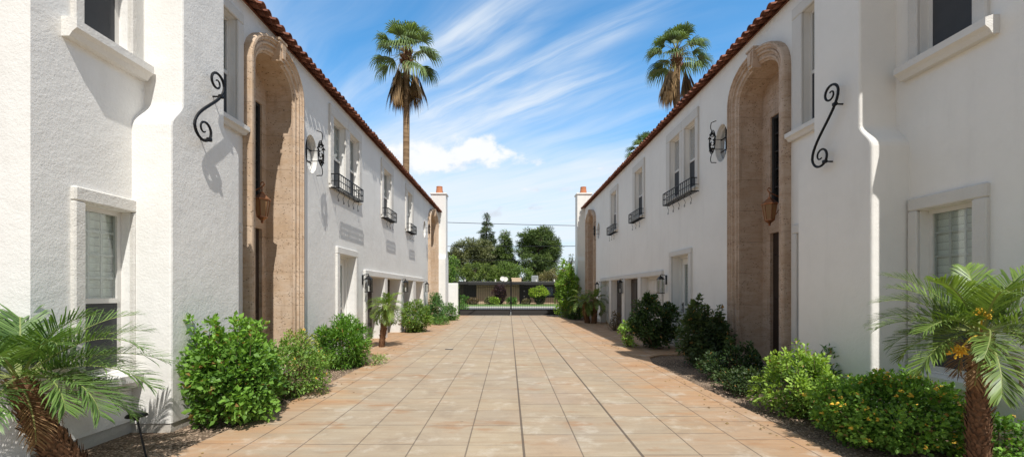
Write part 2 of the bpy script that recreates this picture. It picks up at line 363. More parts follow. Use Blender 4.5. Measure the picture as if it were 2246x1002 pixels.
def window(fr, root, o, trim, sill=None, tmat=None, rec=.14, split=.48, cols=3, rows=3, kind='curtain', proud=.045, low_dark=True, gm=None):
    """o = opening s0,s1,z0,z1 ; trim = outer s0,s1,ztop"""
    s0, s1, z0, z1 = o; e = .004
    t = MB(fr)
    if trim[0] < s0-.03: t.bbox(trim[0], s0-e, -proud, .02, z0-.02, z1+e, .012)
    if trim[1] > s1+.03: t.bbox(s1+e, trim[1], -proud, .02, z0-.02, z1+e, .012)
    t.bbox(trim[0], trim[1], -proud-.003, .02, z1+e+.001, trim[2], .014)
    w = t.build('window', tmat or M['trim'], root)
    if sill:
        q = MB(fr); a, b, zt, zb_, pr = sill
        # moulded sill: sloping top, square nose, cove below
        prof = [(.02, zt), (-pr*.5, zt-.005), (-pr, zt-.03), (-pr, zt-.03-(zt-zb_)*.42), (-pr*.72, zb_+(zt-zb_)*.25), (-pr*.5, zb_), (.02, zb_)]
        n = len(prof); q.add([(a, u, z) for u, z in prof]+[(b, u, z) for u, z in prof], [tuple(range(n)), tuple(range(2*n-1, n-1, -1))]+[(i, i+n, (i+1) % n+n, (i+1) % n) for i in range(n)])
        q.build('sill', M['sill'], w)
    f = MB(fr); fw = .045; u0, u1 = rec-.05, rec-.002
    zs = z0+(z1-z0)*split
    f.box(s0, s0+fw, u0, u1, z0, z1); f.box(s1-fw, s1, u0, u1, z0, z1)
    f.box(s0+fw, s1-fw, u0, u1, z0, z0+fw); f.box(s0+fw, s1-fw, u0, u1, z1-fw, z1); f.box(s0+fw, s1-fw, u0-.012, u1, zs-.025, zs+.025)
    f.build('sash_frame', M['frame'], w)
    g = MB(fr); g.box(s0+fw, s1-fw, rec-.028, rec-.022, zs+.025, z1-fw); g.build('pane', gm, w)
    g = MB(fr); g.box(s0+fw, s1-fw, rec-.036, rec-.030, z0+fw, zs-.025); g.build('pane', gm, w)
    b = MB(fr)
    for k in range(1, cols):
        s = s0+fw+(s1-s0-2*fw)*k/cols; b.box(s-.010, s+.010, rec-.018, rec-.006, zs+.025, z1-fw)
    for k in range(1, rows):
        z = zs+(z1-zs)*k/rows; b.box(s0+fw, s1-fw, rec-.0165, rec-.0075, z-.010, z+.010)
    b.build('muntins', M['frame'], w)
    c = MB(fr)
    if kind != 'blinds':
        n = 26; vs = []; 
        for k in range(n+1):
            s = s0-.05+(s1-s0+.1)*k/n; u = rec+.045+.025*math.sin(k*1.9)+.012*math.sin(k*4.3)
            vs += [(s, u, z0-.05), (s, u, z1+.05)]
        c.add(vs, [(2*k, 2*k+2, 2*k+3, 2*k+1) for k in range(n)])
        c.build('curtain', M['curtain'] if kind == 'curtain' else M['dimcurtain'], w)
    else:
        c.add([(s0-.05, rec+.02, z0-.05), (s1+.05, rec+.02, z0-.05), (s1+.05, rec+.02, z1+.05), (s0-.05, rec+.02, z1+.05)], [(0, 1, 2, 3)])
        c.build('blind', M['blinds'], w)
    if low_dark:
        d = MB(fr); d.box(s0+fw+.002, s1-fw-.002, rec-.047, rec-.041, z0+fw+.002, zs-.027); d.build('insect_screen', M['screen'], w)
    return w
def entrance(fr, root, s0, s1, spring, crown, mat, fwid=.26, dh=.45):
    """carved stone arch surround, deep niche, dark door, tall window over it"""
    i0, i1 = s0+fwid, s1-fwid; ispr = spring-.02; icr = crown-.28
    st = MB(fr)
    def ringat(k): # k 0..1 outer to inner
        return archloop(s0+fwid*k, s1-fwid*k, 0.0, spring+(ispr-spring)*k, crown+(icr-crown)*k, 20)
    prof = [(0, .02), (0, -.11), (.05, -.135), (.16, -.14), (.20, -.115), (.30, -.115), (.34, -.09), (.40, -.075), (.44, -.095), (.54, -.095), (.58, -.06), (.70, -.05), (.74, -.065), (.86, -.06), (.92, -.03), (1., -.02), (1., .06)]
    vs = []; n = None
    for k, u in prof:
        L = ringat(k); L = L[1:]+[L[0]]    # from right foot over the top to left foot
        n = len(L); vs += [(a, u, c) for a, c in L]
    fs = []
    for r in range(len(prof)-1):
        for i in range(n-1): fs.append((r*n+i, r*n+i+1, r*n+n+i+1, r*n+n+i))
    st.add(vs, fs)
    ar = st.build('entrance_arch', mat, root, recalc=True)
    # keystone
    k = MB(fr); c = (s0+s1)/2; kz0, kz1 = icr-.05, crown+.0
    loop = [(c-.07, kz0), (c+.07, kz0), (c+.105, kz1), (c-.105, kz1)]
    k.prism(loop, -.165, .0); k.prism([(c-.035, kz0+.05), (c+.035, kz0+.05), (c+.06, kz1-.04), (c-.06, kz1-.04)], -.19, -.15); k.prism([(c-.12, kz1), (c+.12, kz1), (c+.125, kz1+.035), (c-.125, kz1+.035)], -.18, 0)
    k.build('keystone', mat, ar)
    for s in (s0, s1-fwid):
        b = MB(fr); b.bbox(s-.03, s+fwid+.03, -.19, .05, -.02, .22, .02); b.bbox(s-.015, s+fwid+.015, -.165, .05, .221, .28, .015); b.build('pedestal', mat, ar)
    # niche
    q = MB(fr); D = .45
    L = archloop(i0+.002, i1-.002, 0., ispr, icr-.002, 20); L2 = L[1:]+[L[0]]; n = len(L2)
    q.add([(a, .03, c) for a, c in L2]+[(a, D, c) for a, c in L2], [(i, i+1, n+i+1, n+i) for i in range(n-1)])
    d0, d1, dz = c-dh, c+dh, 2.62; w0, w1, wz0, wz1 = c-dh+.01, c+dh-.01, 3.15, 4.85
    loops = [[(a, zz) for a, zz in L], rect(d0, d1, .1, dz), rect(w0, w1, wz0, wz1)]
    tri = tessellate_polygon([[Vector((a, zz, 0)) for a, zz in l] for l in loops]); q.add([(a, D, zz) for l in loops for a, zz in l], [tuple(t) for t in tri])
    for l in loops[1:]: q.add([(a, D, zz) for a, zz in l]+[(a, D+.12, zz) for a, zz in l], [(i, (i+1) % 4, (i+1) % 4+4, i+4) for i in range(4)])
    q.build('niche', mat, ar, recalc=False)
    q = MB(fr); q.box(i0, i1, .0, D+.2, -.05, .10); q.build('doorstep', M['plinth'], ar)
    dr = MB(fr); dr.box(d0, d1, D+.06, D+.11, .1, dz)
    for a in (d0+.06, c+.04):
        for z in (.3, 1.35): dr.bbox(a, a+dh-.11, D+.035, D+.07, z, z+.85, .02)
    door = dr.build('door', M['wood'], root)
    h = MB(fr); h.tube([(c+.06, D+.06, 1.02), (c+.06, D-.02, 1.02), (c+.06, D-.02, 1.30), (c+.06, D+.06, 1.30)], .012); h.build('handle', M['brass'], door)
    t = MB(fr)
    for a, b in ((w0, w0+.05), (w1-.05, w1)): t.box(a, b, D+.03, D+.09, wz0, wz1)
    for z in (wz0, wz1-.05): t.box(w0+.05, w1-.05, D+.03, D+.09, z, z+.05)
    for z in np.linspace(wz0, wz1, 6)[1:-1]: t.box(w0+.05, w1-.05, D+.045, D+.075, z-.01, z+.01)
    t.box(c-.012, c+.012, D+.04, D+.08, wz0+.05, wz1-.05)
    tw = t.build('stair_window', M['dark'], root)
    g = MB(fr); g.box(w0+.05, w1-.05, D+.083, D+.088, wz0+.05, wz1-.05); g.build('pane', M['glass'], tw)
    g = MB(fr); g.box(w0-.1, w1+.1, D+.3, D+.31, wz0-.1, wz1+.1); g.build('curtain', M['screen'], tw)
    return archloop(i0, i1, 0, ispr, icr, 20), i0, i1
def oval_window(fr, root, c, z, a, b):
    t = MB(fr); n = 28
    def rg(k, u): return [(c+(a*k)*math.cos(2*PI*i/n), u, z+(b*k)*math.sin(2*PI*i/n)) for i in range(n)]
    vs = rg(1.0, .135)+rg(1.0, .085)+rg(.88, .085)+rg(.88, .135)
    t.add(vs, [(r*n+i, r*n+(i+1) % n, ((r+1) % 4)*n+(i+1) % n, ((r+1) % 4)*n+i) for r in range(4) for i in range(n)])
    w = t.build('oval_window', M['frame'], root)
    g = MB(fr); g.prism([(c+a*.89*math.cos(2*PI*i/n), z+b*.89*math.sin(2*PI*i/n)) for i in range(n)], .105, .112); g.build('pane', M['glassR'], w)
    g = MB(fr); g.box(c-.010, c+.010, .09, .118, z-b*.87, z+b*.87)
    for zz in (-.33, .33): g.box(c-a*.8, c+a*.8, .092, .116, z+b*zz-.010, z+b*zz+.010)
    g.build('muntins', M['iron'], w)
    g = MB(fr); g.box(c-a*1.15, c+a*1.15, .22, .23, z-b*1.15, z+b*1.15); g.build('curtain', M['dimcurtain'], w)
def chimney(fr, root, a0, a1, b0, b1, zs0, zs1, top, proj, mat):
    m = MB(fr); L = [(a0, .10), (a1, .10)]; n = 7
    for k in range(n+1):
        f = k/n; L.append((a1+(b1-a1)*(.5-.5*math.cos(PI*min(1, f*1.05))), zs0+(zs1-zs0)*f))
    L += [(b1, top), (b0, top)]
    for k in range(n, -1, -1):
        f = k/n; L.append((a0+(b0-a0)*(.5-.5*math.cos(PI*min(1, f*1.05))), zs0+(zs1-zs0)*f))
    # rounded plaster arrises on the outer corners
    cen = (a0+a1)/2; vs = []; N = len(L); steps = [(-proj, .022), (-proj+.007, .008), (-proj+.022, 0), (.05, 0)]
    for u, ins in steps: vs += [(x+(ins if x < cen else -ins), u, z) for x, z in L]
    fs = [tuple(range(N))]+[(r*N+i, r*N+(i+1) % N, r*N+N+(i+1) % N, r*N+N+i) for r in range(len(steps)-1) for i in range(N)]
    m.add(vs, fs); ch = m.build('chimney', mat, root)
    p = MB(fr); p.box(a0+.012, a1-.012, -proj+.012, .05, -.1, .12); p.build('chimney_foot', M['plinth'], ch)
    m = MB(fr); m.bbox(b0-.05, b1+.05, -proj-.05, .45, top+.001, top+.09, .02); m.box(b0, b1, .051, .40, top-1.2, top); m.build('chimney_cap', mat, ch)
    c = (b0+b1)/2; uu = (-proj+.4)/2
    p = MB(fr); p.lathe([(.19, 0), (.21, .02), (.20, .07), (.165, .36), (.175, .385), (.17, .42), (.13, .42), (.14, .1)], 18, (c, uu, top+.09), cap=False)
    p.build('chimney_pot', M['pot'], ch, smooth=False)
    p = MB(fr)
    p.prism([(c-.07, top+.10), (c+.07, top+.10), (c+.07, top+.17), (c+.04, top+.21), (c-.04, top+.21), (c-.07, top+.17)], uu-.215, uu-.165); p.build('pot_vent', M['dark'], ch)
def roof(fr, root, s0, s1, zt, D):
    m = MB(fr); ov = .13; pitch = .30; e = .30
    r = D/2; zr = zt+.03+(r+ov)*pitch; lo = -.012
    A = [(s0-e, lo, zt+.03), (s1+e, lo, zt+.03), (s1+e, D+ov, zt+.03), (s0-e, D+ov, zt+.03), (s0+r, r, zr), (s1-r, r, zr)]
    m.add(A, [(0, 1, 5, 4), (1, 2, 5), (2, 3, 4, 5), (3, 0, 4)])
    m.add([(s0-e, lo, zt+.005), (s1+e, lo, zt+.005), (s1+e, D+ov, zt+.005), (s0-e, D+ov, zt+.005)], [(0, 1, 2, 3)])
    m.add(A[:4]+[(a, b, zt+.005) for a, b, c in A[:4]], [(i, (i+1) % 4, (i+1) % 4+4, i+4) for i in range(4)])
    # barrel tiles: overlapping tapered half pipes up the slope
    p = .20; n = int((s1-s0+2*e)/p); K = 8; rad = .066; rnd = random.Random(3)
    for i in range(n):
        sc = s0-e+p*(i+.5)+rnd.uniform(-.008, .008)
        for j in range(5):
            jit = rnd.uniform(-.018, .018) if j == 0 else 0
            u0 = -ov-.10+j*.40+jit; u1 = u0+.46; lift = .018*(j > 0)+rnd.uniform(0, .008)
            vs = []
            for (u, rr, dz) in ((u0, rad*1.08, .012), (u1, rad*.9, -.012)):
                zz = zt+.03+(u+ov)*pitch+dz+lift*0
                for k in range(K+1):
                    w = PI*k/K; vs.append((sc+rr*math.cos(w), u, zz-.012+rr*.92*math.sin(w)))
            for k in range(K+1):   # inner lip, gives the tile its thickness
                w = PI*k/K; rr = rad*.86; vs.append((sc+rr*math.cos(w), u0, zt+.03+(u0+ov)*pitch+.012-.012+rr*.9*math.sin(w)))
            for k in range(K+1):
                w = PI*k/K; rr = rad*.86; vs.append((sc+rr*math.cos(w), u0+.10, zt+.03+(u0+ov)*pitch+.012-.012+rr*.9*math.sin(w)))
            n0 = K+1
            fs = [(k, k+1, n0+k+1, n0+k) for k in range(K)]
            if j == 0:
                fs += [(k, k+1, 2*n0+k+1, 2*n0+k) for k in range(K)]+[(2*n0+k, 2*n0+k+1, 3*n0+k+1, 3*n0+k) for k in range(K)]+[tuple(3*n0+k for k in range(K+1))]
            m.add(vs, fs)
        # pan tile between two covers
        if i < n-1:
            sp = sc+p/2; vs = []
            for u in (-.18, 1.5):
                for k in range(6):
                    w = PI+PI*k/5; vs.append((sp+.075*math.cos(w), u, zt+.03+(u+ov)*pitch+.030+.042*math.sin(w)))
            m.add(vs, [(k, k+1, 7+k, 6+k) for k in range(5)])
    return m.build('roof', M['tile'], root, recalc=False)
def side_door(fr, root, o, trim, tmat, keypad):
    s0, s1, z0, z1 = o; e = .004; t = MB(fr)
    t.bbox(trim[0], s0-e, -.05, .02, 0., z1+e, .012); t.bbox(s1+e, trim[1], -.05, .02, 0., z1+e, .012); t.bbox(trim[0], trim[1], -.053, .02, z1+e+.001, trim[2], .014)
    sr = t.build('door_surround', tmat, root)
    q = MB(fr); q.box(s0+.002, s1-.002, -.10, .40, -.05, z0-.002); q.build('doorstep', M['plinth'], sr)
    U = .24; d = MB(fr); fw = .05
    d.box(s0+.002, s0+fw, U-.05, U+.06, z0, z1-.002); d.box(s1-fw, s1-.002, U-.05, U+.06, z0, z1-.002); d.box(s0+fw, s1-fw, U-.05, U+.06, z1-fw, z1-.002)
    d.build('door_frame', M['white'], sr)
    a, b = s0+fw+.004, s1-fw-.004; L = MB(fr); st = .15; zz = z1-fw-.004
    L.box(a, a+st, U, U+.045, z0+.01, zz); L.box(b-st, b, U, U+.045, z0+.01, zz); L.box(a+st, b-st, U, U+.045, z0+.01, z0+.28); L.box(a+st, b-st, U, U+.045, zz-.16, zz)
    L.box(a+st, b-st, U+.004, U+.04, 1.05, 1.11)
    dr = L.build('door', M['white'], root)
    g = MB(fr); g.box(a+st, b-st, U+.012, U+.02, z0+.28, 1.05); g.box(a+st, b-st, U+.012, U+.02, 1.11, zz-.16); g.build('pane', M['glass'], dr)
    g = MB(fr); g.box(a-.02, b+.02, U+.075, U+.08, z0, z1); g.build('blind', M['blinds'], dr)
    h = MB(fr); sx = b-.07 if keypad else a+.07
    h.tube([(sx, U+.01, 1.0), (sx, U-.055, 1.0), (sx+(.10 if sx < (a+b)/2 else -.10), U-.055, 1.0)], .011); h.lathe([(.026, -.02), (.026, .02)], 10, (sx, U-.012, 1.14)); h.box(sx-.022, sx+.022, U-.012, U+.005, .92, 1.2)
    h.build('handle', M['brass'], dr)
    if keypad:
        k = MB(fr); k.bbox(s0+.06, s0+.15, U-.085, U-.05, 1.25, 1.46, .01); k.build('keypad', M['black'], sr)
def garages(fr, root, ops, top, outer, kinds, tmat, U):
    t = MB(fr); e = .004; z1 = ops[0][2]
    edges = [outer[0]]
    t.bbox(outer[0], outer[1], -.063, .02, z1+e, top, .016)
    bounds = [outer[0]]+[v for a, b, _ in ops for v in (a-e, b+e)]+[outer[1]]
    for i in range(0, len(bounds), 2):
        if bounds[i+1]-bounds[i] > .03: t.bbox(bounds[i], bounds[i+1], -.058, .02, 0., z1+e-.001, .012)
    g = t.build('carport_surround', tmat, root)
    for (a, b, zz), kd in zip(ops, kinds):
        d = MB(fr)
        if kd == 'wood':
            d.box(a-.02, b+.02, U, U+.05, -.02, zz+.02); c = (a+b)/2
            for x0, x1 in ((a+.08, c-.05), (c+.05, b-.08)):
                d.bbox(x0, x1, U-.025, U+.01, .15, .85, .02); d.bbox(x0, x1, U-.025, U+.01, .97, zz-.14, .02)
            d.box(c-.012, c+.012, U-.03, U+.01, 0, zz)
            dr = d.build('door', M['wood'], root)
            h = MB(fr); h.tube([(c-.07, U, .95), (c-.07, U-.06, .95), (c-.07, U-.06, 1.15), (c-.07, U, 1.15)], .010); h.build('handle', M['brass'], dr)
        else:
            d.box(a-.02, b+.02, U, U+.05, -.02, zz+.02)
            for k in range(4):
                z = .06+k*(zz-.1)/4
                for q in range(3):
                    s = a+.05+(b-a-.1)*q/3; d.bbox(s+.02, s+(b-a-.1)/3-.02, U-.018, U+.01, z, z+(zz-.1)/4-.06, .012)
            d.build('garage_door', M['wood'] if kd == 'darkpanel' else M['trim'], root)
def townhouse(side, name, label, P):
    fr = frame_of(side); base = fr((P['s0']+P['s1'])/2, 3.5, 0)
    root = thing(name, label, 'town house', base)
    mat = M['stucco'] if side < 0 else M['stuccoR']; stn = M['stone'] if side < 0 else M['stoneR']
    holes = []; opens = []
    for a in P['arches']:
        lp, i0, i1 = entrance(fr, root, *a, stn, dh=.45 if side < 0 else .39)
        opens.append((i0, i1, lp))
    for w in P['windows']:
        window(fr, root, w['o'], w['t'], w.get('sill'), M['trim'], kind=w.get('kind', 'curtain'), cols=w.get('cols', 3), rows=w.get('rows', 3), split=w.get('split', .45), gm=M['glassR'] if side > 0 and 'kind' not in w else M['glass'])
        holes.append((rect(*w['o']), .16))
    for c, z, a, b in P['ovals']:
        oval_window(fr, root, c, z, a, b); holes.append((ellipse(c, z, a, b), .15))
    ops = [(a, b, z) for a, b, z in P['garage']]+[(P['door'][0], P['door'][1], P['door'][3])]
    facade(fr, P['s0'], P['s1'], P['zt'], ops, opens, holes, 7., mat, root)
    for c in P['chimneys']: chimney(fr, root, *c, mat)
    roof(fr, root, P['s0'], P['s1'], P['zt'], 7.)
    side_door(fr, root, P['door'], P['doortrim'], M['sill'] if side < 0 else M['trim'], side > 0)
    garages(fr, root, P['garage'], P['gtop'], P['gouter'], P['gkinds'], M['sill'] if side < 0 else M['trim'], .36 if side < 0 else .20)
    return root, fr
PL = dict(s0=3.61, s1=24.95, zt=5.86,
    arches=[(6.48, 8.16, 5.02, 5.70), (21.0, 23.3, 5.02, 5.66)],
    windows=[dict(o=(4.05, 4.555, .68, 2.33), t=(3.94, 4.62, 2.47), sill=(3.90, 4.62, .67, .49, .13), cols=3, rows=4, kind='blinds', split=.44),
             dict(o=(4.04, 4.53, 3.98, 5.42), t=(3.94, 4.60, 5.56), sill=(3.86, 4.70, 3.97, 3.79, .14), kind='dim'),
             dict(o=(5.60, 6.30, 4.0, 5.46), t=(5.46, 6.45, 5.62), sill=(5.42, 6.47, 3.98, 3.83, .12), kind='dim'),
             dict(o=(5.86, 6.28, .7, 2.36), t=(5.80, 6.42, 2.5)),
             dict(o=(9.74, 10.43, 3.90, 5.42), t=(9.54, 10.56, 5.66), sill=(9.56, 10.56, 3.89, 3.80, .07)),
             dict(o=(10.72, 11.36, 3.90, 5.42), t=(10.565, 11.56, 5.66), sill=(10.57, 11.54, 3.89, 3.80, .07)),
             dict(o=(13.58, 14.40, 3.90, 5.36), t=(13.37, 14.70, 5.64), sill=(13.4, 14.66, 3.89, 3.80, .07)),
             dict(o=(16.69, 17.45, 3.90, 5.36), t=(16.45, 17.74, 5.62), sill=(16.5, 17.7, 3.89, 3.80, .07))],
    ovals=[(8.72, 4.27, .26, .38), (20.15, 4.40, .26, .38)],
    chimneys=[(4.58, 5.74, 4.74, 5.44, 3.27, 3.58, 6.86, .42), (23.8, 24.93, 23.95, 24.62, 3.27, 3.58, 6.86, .42)],
    door=(10.08, 11.12, .06, 2.37), doortrim=(9.92, 11.28, 2.54),
    garage=[(11.98, 13.62, 1.92), (13.92, 15.63, 1.92), (16.02, 17.56, 1.92), (18.06, 19.55, 1.92)], gtop=2.1, gouter=(11.80, 19.66), gkinds=['darkpanel', 'wood', 'wood', 'panel'])
PR = dict(s0=3.84, s1=26.0, zt=6.28,
    arches=[(7.03, 8.82, 5.22, 5.92), (22.0, 24.2, 5.20, 5.82)],
    windows=[dict(o=(4.27, 4.83, .63, 2.41), t=(4.13, 4.95, 2.56), sill=(4.08, 4.95, .62, .45, .13), kind='blinds', rows=4, split=.42),
             dict(o=(4.27, 4.83, 4.14, 5.70), t=(4.13, 4.95, 5.85), sill=(4.05, 5.02, 4.13, 3.95, .14), kind='dim'),
             dict(o=(6.20, 6.72, 4.10, 5.86), t=(6.02, 6.96, 6.05), sill=(5.98, 7.02, 4.09, 3.93, .12), kind='dim'),
             dict(o=(6.40, 6.84, .7, 2.42), t=(6.28, 6.97, 2.57)),
             dict(o=(10.52, 11.14, 4.10, 5.70), t=(10.36, 11.29, 5.96), sill=(10.38, 11.28, 4.09, 4.0, .07)),
             dict(o=(11.46, 12.12, 4.10, 5.70), t=(11.295, 12.38, 5.96), sill=(11.3, 12.36, 4.09, 4.0, .07)),
             dict(o=(14.52, 15.34, 4.12, 5.70), t=(14.34, 15.62, 5.96), sill=(14.36, 15.6, 4.11, 4.02, .07)),
             dict(o=(17.92, 18.74, 4.12, 5.70), t=(17.69, 18.98, 5.92), sill=(17.7, 18.96, 4.11, 4.02, .07))],
    ovals=[(9.30, 4.70, .27, .40), (21.4, 4.50, .27, .40)],
    chimneys=[(4.97, 6.23, 5.14, 5.91, 3.19, 3.52, 7.1, .44), (24.85, 25.98, 25.0, 25.7, 3.25, 3.56, 7.1, .44)],
    door=(10.90, 11.98, .12, 2.45), doortrim=(10.73, 12.16, 2.6),
    garage=[(12.80, 14.63, 1.97), (14.98, 16.58, 1.97), (16.99, 18.65, 1.97), (19.06, 20.65, 1.97)], gtop=2.13, gouter=(12.68, 20.78), gkinds=['panel', 'wood', 'wood', 'panel'])
houseL, FL = townhouse(-1, 'town_house', 'long white stucco row of homes on the sunlit left side of the drive', PL)
houseR, FRR = townhouse(1, 'town_house', 'long white stucco row of homes on the shaded right side of the drive', PR)
# ------------------------------------------------------------------ ironwork and lamps on the walls
def spiral(c, r0, turns, start, sgn, n=22, rend=.25):
    """points of a scroll curling inwards, in a 2D plane"""
    return [(c[0]+r0*(1-(1-rend)*k/n)*math.cos(start+sgn*turns*2*PI*k/n), c[1]+r0*(1-(1-rend)*k/n)*math.sin(start+sgn*turns*2*PI*k/n)) for k in range(n+1)]
def basket(fr, label, s0, s1, z0, z1, proj, wider):
    root = thing('window_basket', label, 'window basket', fr((s0+s1)/2, -proj/2, z0), 'wrought iron baskets under the upper windows')
    r = MB(fr); b = .015
    for z in (z0, (z0+z1)/2, z1):
        r.tube([(s0, .01, z), (s0, -proj, z), (s1, -proj, z), (s1, .01, z)], b if z != (z0+z1)/2 else .010, 4)
    r.build('rail', M['iron'], root)
    v = MB(fr); n = max(3, int((s1-s0)/.115))
    for k in range(n+1):
        s = s0+(s1-s0)*k/n; thick = .015 if k in (0, n) or (wider and k == n//2) else .0095
        v.tube([(s, -proj, z0), (s, -proj, z1)], thick, 4)
    for u in (-proj*.5,):
        for s in (s0, s1): v.tube([(s, u, z0), (s, u, z1)], .007, 4)
    v.build('bars', M['iron'], root)
    f = MB(fr)
    nn = int((s1-s0)/.095)
    for k in range(1, nn): f.tube([(s0+(s1-s0)*k/nn, 0., z0+.002), (s0+(s1-s0)*k/nn, -proj, z0+.002)], .010, 4)
    f.build('floor_grid', M['iron'], root)
    p = MB(fr)
    ns = 5 if wider else 3
    for k in range(ns):
        s = s0+(s1-s0)*(k+.25)/ns; L = .26; q = MB(fr)
        pts = []
        for a in np.linspace(0, 1, 18):    # S shaped hanger under the floor
            pts.append((s+.10*math.sin(a*2*PI)*.6+.06*a, -proj*.75, z0-a*L))
        hook = spiral((pts[-1][0]-.035, z0-L), .035, .9, 0, -1, 12, .3)
        hook2 = spiral((s+.03, z0-.035), .03, .9, PI, 1, 12, .3)
        q.tube(pts+[(a, -proj*.75, c) for a, c in hook[1:]], .0055, 4); q.tube([(a, -proj*.75, c) for a, c in hook2], .0045, 4)
        q.build('scroll', M['iron'], root)
    return root
BASKETS = [(FL, 9.57, 11.12, 3.80, 4.10, .22, True, 'wide iron basket under the paired upper windows of the sunlit left wall'),
           (FL, 13.40, 14.42, 3.79, 4.09, .21, False, 'narrow iron basket just past the paired windows on the sunlit left wall'),
           (FL, 16.50, 17.45, 3.79, 4.09, .21, False, 'small iron basket nearest the far arch on the sunlit left wall'),
           (FRR, 10.38, 12.2, 3.92, 4.24, .19, True, 'wide iron basket under the paired upper windows of the shaded right wall'),
           (FRR, 14.36, 15.55, 3.95, 4.26, .19, False, 'narrow iron basket just past the paired windows on the shaded right wall'),
           (FRR, 17.72, 18.85, 3.95, 4.26, .19, False, 'small iron basket nearest the far arch on the shaded right wall')]
for fr, a, b, z0, z1, p, w, lab in BASKETS: basket(fr, lab, a, b, z0, z1, p, w)
def wreath(fr, label, s, z, u, r=.21):
    root = thing('iron_wreath', label, 'wall ornament', fr(s, u, z), 'wrought iron wreaths over the oval windows')
    m = MB(fr); rnd = random.Random(5)
    for dx in (-.045, .045):
        m.tube([(s+dx+r*.62*math.cos(2*PI*k/20), u+dx*.4, z+r*1.12*math.sin(2*PI*k/20)) for k in range(20)], .009, 5, closed=True)
    m.build('hoops', M['iron'], root)
    m = MB(fr)
    for k in range(30):
        w = 2*PI*k/30+rnd.uniform(-.1, .1); rr = r*rnd.uniform(.55, .92)
        c = (s+rr*.72*math.cos(w), u+rnd.uniform(-.04, .03), z+rr*1.1*math.sin(w)); d = rnd.uniform(0, 2*PI); l = rnd.uniform(.035, .06)
        e = (math.cos(d)*l, rnd.uniform(-.02, .02), math.sin(d)*l); q = (-e[2]*.45, .012, e[0]*.45)
        m.add([(c[0]-e[0], c[1]-e[1], c[2]-e[2]), (c[0]+q[0], c[1]+q[1], c[2]+q[2]), (c[0]+e[0], c[1]+e[1], c[2]+e[2]), (c[0]-q[0], c[1]+q[1], c[2]-q[2]), (c[0], c[1]-.018, c[2])], [(0, 1, 4), (1, 2, 4), (2, 3, 4), (3, 0, 4)])
    m.build('leaves', M['iron'], root, recalc=False)
    for sg in (-1, 1):
        m = MB(fr); pts = [(s+.07*math.sin(a*2.6), u, z+sg*(r*1.1+a*.20)) for a in np.linspace(0, 1, 10)]
        pts += [(s+.07*math.sin(2.6)-.02-.02*k, u+.04*k, z+sg*(r*1.1+.20+.01*k)) for k in (1, 2)]
        m.tube(pts, .0095, 5); m.build('stem', M['iron'], root)
    for zz in (.05, -.16):
        m = MB(fr); m.tube([(s-.02, u, z+zz), (s-.02, .02, z+zz)], .008, 4); m.build('bracket', M['iron'], root)
wreath(FL, 'black iron wreath on a stem before the oval window beside the near left arch', 8.66, 4.26, -.22)
wreath(FL, 'tiny far iron wreath before the oval window near the far left arch', 20.1, 4.4, -.22)
wreath(FRR, 'black iron wreath on a stem before the oval window beside the near right arch', 9.30, 4.72, -.20)
wreath(FRR, 'tiny far iron wreath before the oval window near the far right arch', 21.4, 4.5, -.20)
def wall_scroll(fr, label, s_top, s_bot, zt, zb, u, sg):
    root = thing('iron_scroll', label, 'wall ornament', fr((s_top+s_bot)/2, u, (zt+zb)/2), 'iron S scrolls on the near chimneys')
    c1 = (s_top-.00, zt-.14); c2 = (s_bot+.0, zb+.15)
    m = MB(fr)
    # upper volute, stem, lower volute: one forged bar
    top = spiral((s_top-sg*.05, zt-.13), .13, 1.35, (0 if sg > 0 else PI), sg, 30, .16)[::-1]
    a = top[-1]
    bot = spiral((s_bot+sg*.08, zb+.155), .155, 1.35, (PI if sg > 0 else 0), sg, 30, .16)
    b = bot[0]
    mid = []
    for k in range(1, 14):
        f = k/14; h = f*f*(3-2*f)
        mid.append((a[0]+(b[0]-a[0])*h, a[1]+(b[1]-a[1])*f))
    pts = [(x, u-.10, z) for x, z in top+mid+bot]
    n = len(pts); m.tube(pts, [.008+.009*math.sin(PI*min(1, max(0, k/n))) for k in range(n)], 6)
    m.build('bar', M['iron'], root)
    for x, z in (mid[2], bot[8]):
        q = MB(fr); q.tube([(x, u-.10, z), (x, u+.01, z)], .011, 5); q.bbox(x-.026, x+.026, u-.125, u-.078, z-.02, z+.02, .006); q.build('bracket', M['iron'], root)
wall_scroll(FL, 'forged black S scroll on the near left chimney, its shadow on the stucco', 5.20, 4.86, 4.12, 3.20, -.42, 1)
wall_scroll(FRR, 'forged black S scroll on the plain shaded face of the near right chimney', 5.42, 5.72, 4.14, 3.12, -.44, -1)
def coach_lamp(fr, label, s, z0, z1, grp):
    root = thing('wall_lantern', label, 'lantern', fr(s, -.1, z0), grp)
    U = -.17; w = .075
    c = MB(fr)
    for a in (-w, w):
        for b in (-w, w): c.tube([(s+a, U+b, z0), (s+a, U+b, z1-.10)], .008, 4)
    c.box(s-w-.015, s+w+.015, U-w-.015, U+w+.015, z0-.02, z0); c.box(s-w-.015, s+w+.015, U-w-.015, U+w+.015, z1-.10, z1-.085)
    c.build('cage', M['iron'], root)
    c = MB(fr); c.lathe([(w*1.55, 0), (w*.7, .06), (.02, .075), (.02, .10)], 4, (s, U, z1-.084), PI/4); c.build('cap', M['iron'], root)
    c = MB(fr); c.box(s-w+.01, s+w-.01, U-w+.01, U+w-.01, z0+.003, z1-.103); c.build('pane', M['lglass'], root)
    c = MB(fr); c.lathe([(.018, 0), (.018, .12), (.006, .15)], 8, (s, U, z0+.004)); c.build('bulb', M['white'], root)
    c = MB(fr); c.bbox(s-.05, s+.05, -.02, .01, z1-.25, z1+.02, .006); c.tube([(s, -.01, z1-.03), (s, -.06, z1+.03), (s, U, z1+.04), (s, U, z1-.0)], .010, 5); c.build('bracket', M['iron'], root)
